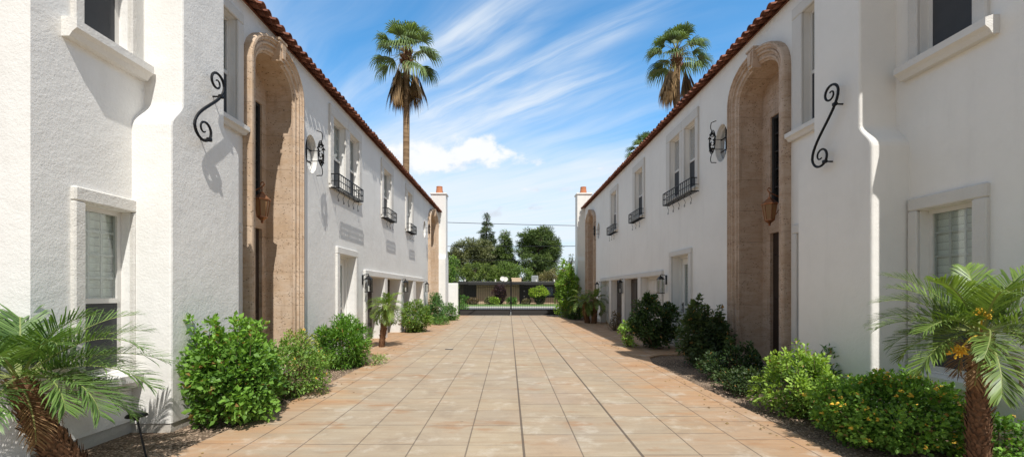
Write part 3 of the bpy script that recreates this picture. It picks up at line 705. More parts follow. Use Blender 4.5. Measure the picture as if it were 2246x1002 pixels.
for fr, side, ss, z0, z1 in ((FL, 'sunlit left', (11.72, 15.83, 19.85), 1.50, 1.93), (FRR, 'shaded right', (12.45, 16.80, 20.95), 1.46, 1.95)):
    for s, w in zip(ss, ('at the near end of', 'midway along', 'at the far end of')):
        coach_lamp(fr, 'black coach lantern %s the low openings, %s wall' % (w, side), s, z0, z1, 'black coach lanterns by the low openings')
def porch_lantern(fr, label, s, z):
    """copper lantern hung from a curled bracket on the niche wall; z = middle of the glass"""
    u = .20; root = thing('porch_lantern', label, 'lantern', fr(s, u, z), 'copper lanterns over the arched doors')
    b = MB(fr); b.bbox(s-.045, s+.045, .43, .47, z-.10, z+.34, .008)
    pts = [(s, .44, z+.20), (s, .37, z+.27), (s, .28, z+.31), (s, .21, z+.335), (s, .16, z+.39), (s, .185, z+.43), (s, .225, z+.41), (s, .225, z+.37)]
    b.tube(pts, .012, 6); b.tube([(s, u, z+.345), (s, u, z+.235)], .010, 5); b.tube([(s, .44, z-.02), (s, .37, z+.02), (s, .32, z-.06)], .008, 5); b.build('bracket', M['bronze'], root)
    n = 6
    b = MB(fr); b.lathe([(.135, .115), (.14, .135), (.10, .175), (.05, .225), (.03, .235), (.035, .25), (.01, .262)], n, (s, u, z), .2); b.build('cap', M['bronze'], root)
    b = MB(fr); b.lathe([(.075, -.16), (.118, .112)], n, (s, u, z), .2); b.build('pane', M['amber'], root)
    b = MB(fr)
    for k in range(n):
        w = 2*PI*k/n+.2; b.tube([(s+.078*math.cos(w), u+.078*math.sin(w), z-.16), (s+.121*math.cos(w), u+.121*math.sin(w), z+.115)], .008, 4)
    b.lathe([(.088, -.175), (.088, -.155)], n, (s, u, z), .2); b.lathe([(.012, -.27), (.026, -.25), (.016, -.232), (.045, -.21), (.082, -.176)], 8, (s, u, z)); b.build('cage', M['bronze'], root)
porch_lantern(FL, 'copper lantern hanging in the near left arch', 7.34, 2.93)
porch_lantern(FRR, 'copper lantern hanging in the near right arch, in shade', 7.93, 2.98)
# small outlet cover on the near left chimney
m = MB(FL); m.bbox(4.86, 4.95, -.445, -.415, .42, .56, .01); m.build('outlet_cover', M['white'], houseL)
# ------------------------------------------------------------------ foliage
def face_attr(me, cols):
    a = me.attributes.new('leafcol', 'FLOAT_COLOR', 'FACE')
    c = np.ones((len(cols), 4), np.float32); c[:, :3] = cols; a.data.foreach_set('color', c.ravel())
def nrm(a): return a/np.maximum(1e-9, np.linalg.norm(a, axis=1, keepdims=True))
def leaves_mesh(name, P, D, N, L, W, cols, droop=.15, fold=.12):
    """every leaf: two triangles folded along the midrib"""
    n = len(P); D = nrm(D); S = nrm(np.cross(D, N)); N = np.cross(S, D)
    L = np.asarray(L).reshape(-1, 1)*np.ones((n, 1)); W = np.asarray(W).reshape(-1, 1)*np.ones((n, 1))
    V = np.stack([P, P+D*L*.45+S*W*.5+N*W*fold, P+D*L-N*L*droop, P+D*L*.45-S*W*.5+N*W*fold], 1).reshape(-1, 3)
    b = np.arange(n)[:, None]*4; F = np.concatenate([b+np.array([[0, 2, 1]]), b+np.array([[0, 3, 2]])], 1).reshape(-1, 3)
    return V, F, np.repeat(cols, 2, axis=0)
def link_arrays(name, V, F, cols, mat, root, origin=None):
    o = np.array(ORG[root.name]) if root is not None else np.array(origin or (0, 0, 0))
    me = bpy.data.meshes.new(name); V = (V-o).astype(np.float32)
    k = F.shape[1]; me.vertices.add(len(V)); me.vertices.foreach_set('co', V.ravel())
    me.loops.add(F.size); me.loops.foreach_set('vertex_index', F.astype(np.int32).ravel())
    me.polygons.add(len(F)); me.polygons.foreach_set('loop_start', np.arange(len(F), dtype=np.int32)*k)
    me.update(calc_edges=True); me.validate(); face_attr(me, cols)
    return link(name, me, mat, root, origin)
def lumpy(seed, k=9, amp=.22):
    r = np.random.default_rng(seed); A = nrm(r.normal(size=(k, 3))); ph = r.uniform(0, 6.28, k); fr = r.uniform(2.0, 6.5, k); w = r.uniform(.3, 1, k); w /= w.sum()
    return lambda d: 1+amp*2*(np.cos(d@A.T*fr+ph)*w).sum(1)
def shrub(label, base, rad, n, leaf=(.05, .035), cols=((.03, .075, .012), (.15, .26, .04)), seed=1, cat='shrub', name='shrub', clumps=110, clump_r=.13, up=.35, sprouts=0, sprout_h=.3, cz=.52, amp=.2, group=None, flowers=0, stems=26, narrow=False, root=None, taper=0., lift=0.):
    r = np.random.default_rng(seed); base = np.array(base, float); rad = np.array(rad, float)
    root = root or thing(name, label, cat, tuple(base), group)
    cen = base+np.array([0, 0, rad[2]*cz*2*.5+.02]); cen[2] = base[2]+rad[2]*.98+lift
    lf = lumpy(seed, amp=amp)
    d = nrm(r.normal(size=(clumps, 3))); rr = r.uniform(.25, 1, clumps)**.42
    cc = cen+d*rad*(rr*lf(d))[:, None]
    cc[:, 2] = np.maximum(cc[:, 2], base[2]+.05+r.uniform(0, .08, clumps))
    if taper: # narrower foot
        h = np.clip((cc[:, 2]-base[2])/(2*rad[2]), 0, 1); k = 1-taper*(1-h)**1.5; cc[:, :2] = base[:2]+(cc[:, :2]-base[:2])*k[:, None]
    tone = r.uniform(0, 1, clumps)
    stemL = []
    if sprouts:
        q = np.argsort(-cc[:, 2]-r.uniform(0, rad[2]*.9, clumps))[:sprouts]; ex = []; et = []
        for i in q:
            for k in range(1, 6): ex.append(cc[i]+np.array([r.normal()*.02, r.normal()*.02, sprout_h*k/5*r.uniform(.7, 1.1)])); et.append(min(1, .55+.1*k))
            stemL.append((cc[i], ex[-1]))
        ncl = clumps; cc = np.vstack([cc, ex]); tone = np.concatenate([tone, et]); csz = np.concatenate([np.ones(ncl), np.full(len(ex), .42)]); cw = np.concatenate([np.ones(ncl), np.full(len(ex), .22)])
    else: csz = np.ones(len(cc)); cw = np.ones(len(cc))
    idx = r.choice(len(cc), n, p=cw/cw.sum())
    P = cc[idx]+nrm(r.normal(size=(n, 3)))*(clump_r*csz[idx]*r.uniform(.15, 1, n)**.5)[:, None]
    P[:, 2] = np.maximum(P[:, 2], base[2]+.015)
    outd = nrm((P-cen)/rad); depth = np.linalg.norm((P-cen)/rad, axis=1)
    loc = nrm(P-cc[idx])
    D = outd*.55+loc*.7+np.array([0, 0, up])+r.normal(size=(n, 3))*.45
    N = outd*.6+np.array([0, 0, .8])+r.normal(size=(n, 3))*.45
    s = r.uniform(.6, 1.25, n)
    lo, hi = np.array(cols[0]), np.array(cols[1])
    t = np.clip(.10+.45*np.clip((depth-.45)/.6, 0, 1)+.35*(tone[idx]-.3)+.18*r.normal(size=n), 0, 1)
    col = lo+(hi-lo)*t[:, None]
    dry = r.uniform(size=n) < .02; col[dry] = np.array([.24, .15, .05])
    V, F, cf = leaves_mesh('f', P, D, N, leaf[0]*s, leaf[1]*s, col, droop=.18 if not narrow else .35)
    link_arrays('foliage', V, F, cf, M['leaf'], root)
    b = MB(); rn = random.Random(seed)
    for i in r.choice(clumps, min(stems, clumps), replace=False):
        e = cc[i]; p0 = base+np.array([rn.uniform(-.12, .12)*rad[0], rn.uniform(-.12, .12)*rad[1], -.02]); mid = p0*.45+e*.55+np.array([rn.uniform(-.04, .04), rn.uniform(-.04, .04), -.05])
        b.tube([tuple(p0), tuple(mid), tuple(e)], [.011, .007, .003], 4)
    for p0, e in stemL: b.tube([tuple(p0), tuple(e)], [.005, .002], 4)
    b.build('branches', M['twig'], root, recalc=False)
    if flowers:
        f = MB(); k = 0
        cand = np.where((depth > .85) & (P[:, 2] > base[2]+rad[2]*.55))[0]
        for i in r.choice(cand, flowers, replace=False):
            c = P[i]+outd[i]*.035; w = r.uniform(.013, .027)
            for j in range(5):
                q = nrm(r.normal(size=(1, 3)))[0]*w*.7; o = c+q
                f.add([(o[0]-w*.6, o[1], o[2]), (o[0], o[1]-w*.6, o[2]), (o[0]+w*.6, o[1], o[2]), (o[0], o[1]+w*.6, o[2]), (o[0], o[1], o[2]+w*.5)], [(0, 1, 4), (1, 2, 4), (2, 3, 4), (3, 0, 4)])
        f.build('blossoms', M['flower'], root, recalc=False)
    return root
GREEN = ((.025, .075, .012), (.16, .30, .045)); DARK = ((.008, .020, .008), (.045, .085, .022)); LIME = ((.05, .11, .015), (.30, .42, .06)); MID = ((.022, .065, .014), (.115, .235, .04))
# left side
shrub('big leafy light green shrub with upright sprouts at the near left chimney foot', (-3.13, 5.00, 0), (.48, .56, .50), 8600, (.060, .046), GREEN, 11, clumps=120, clump_r=.13, sprouts=16, sprout_h=.34, amp=.26)
shrub('low dense green shrub spilling beside the near left arch', (-3.10, 6.15, 0), (.47, .62, .36), 5600, (.042, .026), ((.035, .085, .014), (.17, .29, .05)), 12, clumps=110, clump_r=.10, sprouts=8, sprout_h=.16, flowers=10)
shrub('yellowish sprig shrub standing against the near left arch stone', (-3.62, 7.5, 0), (.27, .30, .43), 1500, (.04, .028), ((.09, .13, .03), (.32, .36, .09)), 13, clumps=50, clump_r=.09, sprouts=6, sprout_h=.1)
shrub('round feathery bright green bush before the white left door', (-3.26, 8.55, 0), (.50, .50, .46), 7800, (.085, .014), ((.03, .085, .012), (.17, .34, .045)), 14, clumps=150, clump_r=.11, narrow=True, up=.55, amp=.10)
shrub('thin low trailing plant on the paving beside the round feathery bush', (-2.80, 8.75, .03), (.36, .25, .07), 420, (.05, .018), ((.08, .14, .04), (.26, .36, .10)), 15, clumps=30, clump_r=.07, stems=14)
shrub('rounded green bush with a bare foot just past the small left palm', (-3.42, 15.8, .03), (.62, .62, .56), 5200, (.085, .03), ((.03, .075, .012), (.19, .30, .05)), 16, clumps=120, clump_r=.15, narrow=True, taper=.35)
shrub('taller dark green bush near the far left arch', (-3.45, 20.6, .0), (.42, .5, .62), 3000, (.09, .045), ((.02, .06, .02), (.09, .19, .05)), 17, clumps=80, clump_r=.15, sprouts=7, sprout_h=.3)
shrub('flat mat of ground hugging green below the far left bushes', (-3.10, 19.4, .03), (.48, .55, .16), 1500, (.06, .03), MID, 18, clumps=60, clump_r=.1)
shrub('small rounded bush beside the white wall at the gate', (-3.05, 22.3, .0), (.5, .5, .42), 2400, (.08, .04), MID, 19, clumps=80, clump_r=.13)
# right side
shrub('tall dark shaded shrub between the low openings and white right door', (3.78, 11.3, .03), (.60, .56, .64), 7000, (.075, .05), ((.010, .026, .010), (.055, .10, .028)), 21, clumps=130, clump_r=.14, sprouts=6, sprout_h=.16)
shrub('pale green young sprout leaning out in front of the tall shaded shrub', (3.22, 11.6, .03), (.24, .3, .36), 700, (.07, .045), ((.06, .14, .02), (.26, .42, .07)), 22, clumps=36, clump_r=.1, stems=16)
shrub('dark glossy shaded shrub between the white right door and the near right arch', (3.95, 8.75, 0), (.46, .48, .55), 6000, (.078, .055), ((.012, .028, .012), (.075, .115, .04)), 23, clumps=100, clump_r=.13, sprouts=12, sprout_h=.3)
shrub('low sprawling shrub, shade painted into its leaves, at the foot of the near right arch', (3.82, 7.35, 0), (.58, .5, .28), 4200, (.05, .032), DARK, 24, clumps=90, clump_r=.1, sprouts=6, sprout_h=.16)  # leaf colours darkened to stand for shade from the right house
shrub('lowest mound of leaves, shade painted into their colour, at the shadow edge before the right arch', (3.45, 6.35, 0), (.40, .36, .17), 2200, (.045, .03), ((.010, .022, .008), (.05, .085, .022)), 25, clumps=60, clump_r=.09)  # darker leaf colours replace house shade that misses this mound
shrub('bright lime green airy shrub left of the lantana with yellow flowers', (3.52, 5.25, 0), (.40, .42, .335), 5600, (.050, .030), ((.045, .105, .018), (.25, .38, .06)), 26, clumps=90, clump_r=.11, sprouts=14, sprout_h=.22, amp=.26)
shrub('slender dark sprig rising against the near right chimney foot', (4.05, 5.7, 0), (.22, .25, .36), 520, (.075, .03), ((.02, .06, .02), (.10, .20, .06)), 27, clumps=30, clump_r=.09, sprouts=5, sprout_h=.16, stems=16)
shrub('wide lantana bush with yellow orange flowers at the near right palm', (3.76, 4.25, 0), (.74, .60, .315), 16000, (.040, .030), ((.025, .075, .010), (.17, .32, .045)), 28, clumps=240, clump_r=.10, sprouts=8, sprout_h=.12, flowers=120, amp=.16, stems=40, cat='lantana', name='lantana')
shrub('stray lantana clump by the wall behind the near right palm trunk', (4.25, 3.75, 0), (.28, .28, .22), 1500, (.040, .030), ((.025, .075, .010), (.17, .32, .045)), 29, clumps=40, clump_r=.09, flowers=6, cat='lantana', name='lantana')
shrub('small brown half dead shrub by the low openings in the right wall', (3.98, 16.3, .03), (.22, .22, .36), 500, (.06, .03), ((.05, .04, .02), (.16, .12, .06)), 30, clumps=30, clump_r=.1, stems=24)
shrub('tall bright green vine like bush at the right gate post', (3.35, 24.9, 0), (.62, .8, 1.45), 6500, (.12, .075), ((.03, .08, .012), (.22, .36, .05)), 31, clumps=130, clump_r=.22, sprouts=10, sprout_h=.5, amp=.25, taper=.2)
shrub('dark low bush under the tall bright green bush by the gate', (3.55, 23.4, 0), (.46, .5, .42), 2200, (.09, .05), ((.012, .035, .012), (.07, .13, .03)), 32, clumps=70, clump_r=.14)
# ------------------------------------------------------------------ palms
def frond_arrays(base, az, elev, length, r, pairs=42, leafL=.22, leafW=.013, curve=1.5, cols=((.05, .10, .02), (.20, .30, .07)), vee=.55):
    """pinnate frond: arching rachis with two rows of narrow drooping leaflets"""
    n = pairs; dirh = np.array([math.cos(az), math.sin(az), 0]); side = np.array([-math.sin(az), math.cos(az), 0])
    K = 24; pts = [np.array(base, float)]; e = elev; tw = r.normal()*.25
    for k in range(K):
        st = length/K; pts.append(pts[-1]+(dirh*math.cos(e)+np.array([0, 0, math.sin(e)])+side*tw*(k/K)*.5)*st); e -= curve/K*(.35+1.3*k/K)
    pts = np.array(pts); V = []; F = []; cl = []
    def tanp(f): 
        i = min(K-1, int(f*K)); return pts[i]+(pts[i+1]-pts[i])*(f*K-i), (pts[i+1]-pts[i])/np.linalg.norm(pts[i+1]-pts[i])
    lo, hi = np.array(cols[0]), np.array(cols[1]); tone = r.uniform(0, 1)
    for k in range(n):
        f = .16+.84*(k+.5)/n; p, t = tanp(f); upv = np.cross(side, t); upv = upv/np.linalg.norm(upv)
        if upv[2] < 0: upv = -upv
        ll = leafL*(math.sin(PI*min(1, (.12+f*.83)))**.55)*r.uniform(.85, 1.1)
        for sg in (-1, 1):
            fw = .55+.5*f+r.normal()*.07
            d = side*sg*math.cos(fw)*1.0+t*math.sin(fw)+upv*(vee*(1-.6*f)+r.normal()*.12); d /= np.linalg.norm(d)
            g = np.array([0, 0, -1.]); w = np.cross(d, upv); w /= np.linalg.norm(w); w *= leafW
            m1 = p+d*ll*.5+g*ll*.03; m2 = p+d*ll*.82+g*ll*.07; tip = p+d*ll*.99+g*ll*.17
            b = len(V); V += [p-w*.5, p+w*.5, m1-w, m1+w, m2-w*.7, m2+w*.7, tip, tip]
            F += [(b, b+1, b+3, b+2), (b+2, b+3, b+5, b+4), (b+4, b+5, b+7, b+6)]
            c = lo+(hi-lo)*np.clip(.35+.35*tone+.2*r.normal(), 0, 1); cl += [c, c, c*1.05]
    for k in range(K):      # rachis
        a, bb = pts[k], pts[k+1]; rr = .011*(1-.75*k/K); b = len(V); s = side*rr; u = np.array([0, 0, rr])
        V += [a-s, a+u, a+s, bb-s*.95, bb+u*.95, bb+s*.95]; F += [(b, b+1, b+4, b+3), (b+1, b+2, b+5, b+4), (b, b+2, b+5, b+3)]; cl += [np.array([.20, .24, .08])]*3
    return np.array(V), np.array(F), np.array(cl)
def shaggy_trunk(root, pts, r0, r1, seed, scale=.05, rows=None, mat='palmbark', spike=1.0):
    rn = random.Random(seed); P = [Vector(p) for p in pts]
    # resample
    def at(f):
        x = f*(len(P)-1); i = min(len(P)-2, int(x)); return P[i].lerp(P[i+1], x-i), (P[i+1]-P[i]).normalized()
    m = MB(); m.tube([tuple(at(k/16)[0]) for k in range(17)], [r0+(r1-r0)*k/16 for k in range(17)], 12)
    L = sum((P[i+1]-P[i]).length for i in range(len(P)-1)); rows = rows or int(L/(scale*.42))
    for k in range(rows):
        f = (k+.5)/rows; c, t = at(f); rad = r0+(r1-r0)*f; x = t.orthogonal().normalized(); y = t.cross(x); nk = max(7, int(2*PI*rad/(scale*.75)))
        for j in range(nk):
            w = 2*PI*(j+.5*(k % 2)+rn.uniform(-.25, .25))/nk; o = x*math.cos(w)+y*math.sin(w); tg = t.cross(o); sc = scale*rn.uniform(.6, 1.25)
            b = c+o*rad*.92; tip = c+o*(rad+sc*.42*spike*rn.uniform(.5, 1.3))+t*sc*rn.uniform(.55, 1.15)+tg*rn.uniform(-.3, .3)*sc; hw = sc*.38
            m.add([tuple(b-tg*hw-t*sc*.2), tuple(b+tg*hw-t*sc*.2), tuple(tip+tg*hw*.35), tuple(tip-tg*hw*.35), tuple(b+o*sc*.30+t*sc*.25)], [(0, 1, 4), (1, 2, 4), (2, 3, 4), (3, 0, 4)])
    m.build('trunk', M[mat], root, recalc=False)
def date_palm(label, pts, r0, r1, n, length, seed, pairs=40, leafL=.2, leafW=.011, cols=((.05, .095, .025), (.20, .30, .08)), scale=.05, emin=-.75, emax=1.35, group='small feather palms', blossoms=None, extra=(), curve=(1.0, 1.9), heads=None):
    r = np.random.default_rng(seed); root = thing('date_palm', label, 'palm', tuple(pts[0]), group)
    trunks = [pts] if not heads else heads
    for q in trunks:
        shaggy_trunk(root, q, r0, r1, seed, scale)
        top = np.array(q[-1]); k = 0
        specs = [(2*PI*i*.381966+r.uniform(-.25, .25), emax-(emax-emin)*((i+.5)/n)**.85+r.normal()*.1, length*r.uniform(.82, 1.1)) for i in range(n)]+list(extra)
        for az, el, L in specs:
            V, F, c = frond_arrays(top+np.array([math.cos(az), math.sin(az), .4])*.03, az, el, L, r, pairs, leafL, leafW, r.uniform(*curve), cols)
            link_arrays('frond', V, F, c, M['frond'], root)
    for az, el, L in ((-.4, -.75, .7), (3.9, -.85, .65), (1.6, -.8, .6)):
        V, F, c = frond_arrays(np.array(pts[-1]), az, el, length*L, r, int(pairs*.6), leafL*.7, leafW*.7, .9, ((.10, .06, .03), (.26, .17, .08)))
        link_arrays('dry_frond', V, F, c, M['deadfrond'], root)
    if blossoms:
        for az, el, L in blossoms:
            top = np.array(pts[-1]); f = MB(); d = np.array([math.cos(az)*math.cos(el), math.sin(az)*math.cos(el), math.sin(el)]); e = top+d*L
            f.tube([tuple(top), tuple(top+d*L*.5+np.array([0, 0, .03])), tuple(e)], .007, 5)
            for j in range(46):
                a = top+d*L*r.uniform(.72, 1.0); b = a+nrm(r.normal(size=(1, 3)))[0]*np.array([.06, .06, .045])+d*.04; f.tube([tuple(a), tuple(b)], [.0025, .006], 4)
            f.build('flower_stalk', M['flower'], root, recalc=False)
    return root
date_palm('feather palm with a leaning brown shaggy trunk at the near left corner', [(-3.50, 3.52, 0), (-3.60, 3.47, .22), (-3.73, 3.42, .50), (-3.82, 3.38, .82)], .098, .078, 25, .80, 41, 48, .27, .0058, ((.030, .07, .018), (.14, .235, .06)), .065, emin=-.25, emax=1.3, curve=(.9, 1.5), extra=((2.35, 1.25, .78), (2.6, 1.05, .75), (.35, .42, .98), (.1, .3, .98), (.2, .75, .95), (-.1, .15, .9)))
date_palm('feather palm with orange flower stalks over the lantana at near right', [(3.80, 3.50, 0), (3.79, 3.50, .4), (3.80, 3.49, .80), (3.79, 3.48, 1.16)], .068, .062, 29, .68, 42, 48, .22, .0056, ((.035, .07, .015), (.165, .25, .055)), .055, emin=-.22, emax=1.35, curve=(.8, 1.4), blossoms=((-2.3, .95, .20), (-2.75, -.35, .36)))
date_palm('little feather palm with a slim leaning trunk on the left paving', [(-3.38, 11.5, .0), (-3.34, 11.5, .4), (-3.29, 11.5, .8), (-3.25, 11.5, 1.10)], .06, .095, 26, .58, 43, 40, .18, .0055, ((.045, .09, .018), (.20, .29, .06)), .06)
date_palm('pair of shaded feather palm trunks under one crown near the far right arch', [(3.72, 20.2, 0), (3.62, 20.2, .9)], .12, .11, 20, .85, 44, 30, .22, .011, ((.03, .06, .012), (.17, .24, .06)), .07,
          heads=[[(3.70, 20.3, 0), (3.62, 20.3, .5), (3.50, 20.2, 1.0)], [(3.95, 20.1, 0), (3.98, 20.1, .5), (4.0, 20.0, 1.12)]])
# gravel pebbles and dry leaves near the camera
def pebbles():
    r = np.random.default_rng(9); m = MB()
    for side, x0, x1, y0, y1, n in ((-1, -3.75, -2.95, 3.3, 6.5, 900), (1, 2.9, 4.3, 3.6, 9.3, 500), (-1, -3.9, -2.85, 6.4, 9.6, 500)):
        for i in range(n):
            x, y = r.uniform(x0, x1), r.uniform(y0, y1); s = r.uniform(.006, .019); h = s*r.uniform(.4, .8); a = r.uniform(0, 6.28); q = []
            for k in range(5):
                w = a+2*PI*k/5; q.append((x+s*math.cos(w)*r.uniform(.7, 1.2), y+s*math.sin(w)*r.uniform(.7, 1.2), .0))
            t = (x+r.normal()*s*.2, y+r.normal()*s*.2, h); m.add(q+[(x+(b[0]-x)*.6, y+(b[1]-y)*.6, h*.85) for b in q]+[t], [(k, (k+1) % 5, (k+1) % 5+5, k+5) for k in range(5)]+[(k+5, (k+1) % 5+5, 10) for k in range(5)])
    o = m.build('gravel', M['pebble'], None, recalc=False); tag(o, 'brown stone gravel scattered in the planting beds', 'gravel', kind='stuff')
pebbles()
def litter():
    r = np.random.default_rng(19); n = 190; side = np.where(r.uniform(size=n) < .5, -1, 1); y = r.uniform(3.6, 13, n)
    x = side*(2.95-np.abs(r.normal(size=n))*.22)+r.normal(size=n)*.05; P = np.stack([x, y, np.full(n, .036)], 1)
    D = np.stack([r.normal(size=n), r.normal(size=n), np.full(n, .08)], 1); N = np.tile([0, 0, 1.], (n, 1))+r.normal(size=(n, 3))*.25; t = r.uniform(size=(n, 1))
    V, F, c = leaves_mesh('l', P, D, N, r.uniform(.018, .05, n), r.uniform(.012, .03, n), np.array([.10, .06, .03])+t*np.array([.16, .14, .04])); V[:, 2] = np.maximum(V[:, 2], .033)
    tag(link_arrays('leaf_litter', V, F, c, M['deadfrond'], None), 'dry leaf litter blown along the edges of the drive', 'leaf litter', kind='stuff')
litter()
m = MB(); m.box(-1.62, -1.42, 10.98, 11.09, .025, .036); o = m.build('drain_cover', M['dark'], None, origin=(-1.52, 11.03, .03)); tag(o, 'small dark drain slot set in the left half of the drive', 'drain cover')
# path light
root = thing('path_light', 'black mushroom topped garden light leaning on its stake by the left palm', 'garden light', (-3.27, 3.92, 0))
m = MB(); m.tube([(-3.27, 3.92, -.05), (-3.39, 3.95, .35)], .0085, 6); m.build('stake', M['black'], root)
m = MB(); m.lathe([(.02, -.03), (.025, .0), (.085, .004), (.08, .02), (.045, .04), (.0, .046)], 18, (-3.395, 3.95, .36), cap=False); m.build('cap', M['black'], root, smooth=True)
# ------------------------------------------------------------------ tall fan palms behind the houses
def fan_leaf(base, az, el, pet, L, r, cols, nseg=22, droop=.5, spread=2.5):
    d = np.array([math.cos(az)*math.cos(el), math.sin(az)*math.cos(el), math.sin(el)]); side = np.array([-math.sin(az), math.cos(az), 0]); upv = np.cross(side, d); upv = -upv if upv[2] < 0 else upv
    hub = np.array(base)+d*pet+np.array([0, 0, -pet*.10]); V = []; F = []; cl = []; lo, hi = np.array(cols[0]), np.array(cols[1]); tone = r.uniform(0, 1)
    s = side*.022; V += [np.array(base)-s, np.array(base)+s, hub+s, hub-s]; F += [(0, 1, 2, 3)]; cl += [np.array([.22, .22, .08])]
    for k in range(nseg):
        a = -spread/2+spread*(k+.5)/nseg; dd = d*math.cos(a)+side*math.sin(a)+upv*(.10*math.cos(k*PI)); dd /= np.linalg.norm(dd)
        l = L*(.72+.28*math.cos(a))*r.uniform(.88, 1.08); w = np.cross(dd, upv); w /= np.linalg.norm(w); w *= .034*L; g = np.array([0, 0, -1.])
        b = len(V); m1 = hub+dd*l*.45-upv*l*.02; m2 = hub+dd*l*.75+g*l*droop*.16; tip = hub+dd*l*.92+g*l*droop*.55
        V += [hub-w*.25, hub+w*.25, m1-w, m1+w, m2-w*.7, m2+w*.7, tip, tip]; F += [(b, b+1, b+3, b+2), (b+2, b+3, b+5, b+4), (b+4, b+5, b+7, b+6)]
        c = lo+(hi-lo)*np.clip(.4*tone+.25+.15*r.normal(), 0, 1); cl += [c*.9, c, c*1.25]
    return np.array(V), np.array(F), np.array(cl)
def fan_palm(label, x, y, h, tr, seed, scale=1., skirt=26, sway=.3):
    r = np.random.default_rng(seed); root = thing('fan_palm', label, 'palm', (x, y, 0), 'tall fan palms behind the houses')
    pts = []; 
    for k in range(17):
        f = k/16; pts.append((x+sway*math.sin(f*1.6), y+sway*.3*f, h*f))
    m = MB(); m.tube(pts, [tr*(1.25-.35*min(1, k/8)) for k in range(17)], 14); m.build('trunk', M['tallbark'], root, smooth=True)
    top = np.array(pts[-1])
    n = 32
    for i in range(n):
        f = (i+.5)/n; az = 2*PI*i*.381966+r.uniform(-.3, .3); el = 1.35-1.78*f**.9+r.normal()*.12
        V, F, c = fan_leaf(top+np.array([0, 0, .25-.4*f]), az, el, (.72+.50*f)*scale*r.uniform(.85, 1.15), 1.10*scale*r.uniform(.85, 1.12), r, ((.022, .045, .016), (.17, .24, .085)), 24, .45+.6*f, 2.2)
        link_arrays('frond', V, F, c, M['frond'], root)
    groups = [(PI+.2, .62), (.2, .66), (PI-.3, .42), (-.25, .45), (1.9, .5), (PI+.6, .5)]
    for i in range(skirt):   # dry fronds hanging in bundles below the crown
        ga, gr = groups[min(5, int(r.uniform()**1.5*6))]; az = ga+r.normal()*.22; reach = gr*scale*r.uniform(.7, 1.05)
        p0 = top+np.array([0, 0, -.2-r.uniform()*.3]); o = np.array([math.cos(az), math.sin(az), 0]); knee = p0+o*reach+np.array([0, 0, -.55*scale-r.uniform()*.4])
        V, F, c = fan_leaf(knee, az, -1.42+r.normal()*.08, .15+r.uniform()*.4, 1.75*scale*r.uniform(.6, 1.2), r, ((.05, .035, .02), (.28, .19, .085)), 11, .3, .36)
        b0 = len(V); sd = np.array([-math.sin(az), math.cos(az), 0])*.02; md = (p0+knee)/2+np.array([0, 0, .25])
        V = np.vstack([V, [p0-sd, p0+sd, md-sd, md+sd, knee-sd, knee+sd]]); F = np.vstack([F, [(b0, b0+1, b0+3, b0+2), (b0+2, b0+3, b0+5, b0+4)]]); c = np.vstack([c, [(.16, .12, .05)]*2])
        link_arrays('dry_frond', V, F, c, M['deadfrond'], root)
    m = MB()
    for k in range(90):
        w = r.uniform(0, 6.28); z = r.uniform(-1.0, .2); rr = tr*(1.05-.2*z); p = top+np.array([math.cos(w)*rr*.8, math.sin(w)*rr*.8, z]); q = p+np.array([math.cos(w)*.22, math.sin(w)*.22, r.uniform(.1, .3)]); m.tube([tuple(p), tuple(q)], [.05, .02], 4)
    m.build('boots', M['palmbark'], root, recalc=False)
    return root
fan_palm('tall fan palm rising above the left roof, dry brown fronds hanging', -6.72, 28., 17.0, .23, 51, 1.15, 34, .10)
fan_palm('tall fan palm rising above the right roof tiles', 11.55, 30., 18.0, .24, 52, 1.12, 30, .10)
fan_palm('distant fan palm whose fronds just peep over the right roof', 13.2, 42., 15.3, .24, 53, 1.0, 14, .1)
# ------------------------------------------------------------------ gate, end walls
m = MB(); m.bbox(-4.6, -3.05, 25.9, 26.2, -.1, 2.0, .03); o = m.build('garden_wall', M['stucco'], None, origin=(-3.8, 26.05, 0)); tag(o, 'low white stucco wall between the left house and the gate', 'wall')
m = MB(); m.bbox(3.15, 5.0, 26.5, 26.8, -.1, 2.0, .03); o = m.build('garden_wall', M['stuccoR'], None, origin=(4., 26.65, 0)); tag(o, 'low white stucco wall between the right house and the gate, behind the bush', 'wall')
def gate_leaf(label, x0, x1, hinge):
    y = 26.4; root = thing('gate_leaf', label, 'gate', ((x0+x1)/2, y, 0), 'two leaves of the driveway gate')
    f = MB(); mid = x1 if hinge == x0 else x0
    def top(x): return 1.86+.10*(abs(x-hinge)/abs(mid-hinge))**2
    xs = np.linspace(x0, x1, 15)
    for dz in (0, -.13): f.tube([(x, y, top(x)+dz) for x in xs], .02, 4)
    for x in (x0+.025, x1-.025): f.box(x-.025, x+.025, y-.025, y+.025, .06, top(x)+(.30 if x == (mid-.025 if mid == x1 else mid+.025) else .05))
    f.box(x0+.05, x1-.05, y-.02, y+.02, .38, .42); f.box(x0+.05, x1-.05, y-.02, y+.02, .06, .10)
    f.build('frame', M['iron'], root)
    b = MB(); n = 27
    for k in range(1, n):
        x = x0+.05+(x1-x0-.1)*k/n; b.box(x-.0085, x+.0085, y-.0085, y+.0085, .42, top(x))
    b.build('bars', M['iron'], root)
    p = MB(); p.box(x0+.05, x1-.05, y-.004, y+.004, .10, .38); p.build('kick_plate', M['dark'], root)
    d = MB(); s = x0 if hinge == x0 else x1; e = s+(1.0 if hinge == x0 else -1.0); d.tube([(s, y-.03, .40), (e, y-.03, .10)] if hinge == x1 else [(e, y-.03, .40), (s+.55, y-.03, .10)], .014, 4); d.build('brace', M['iron'], root)
gate_leaf('left leaf of the black barred driveway gate', -3.03, .115, -3.03)
gate_leaf('right leaf of the black barred driveway gate', .135, 3.12, 3.12)
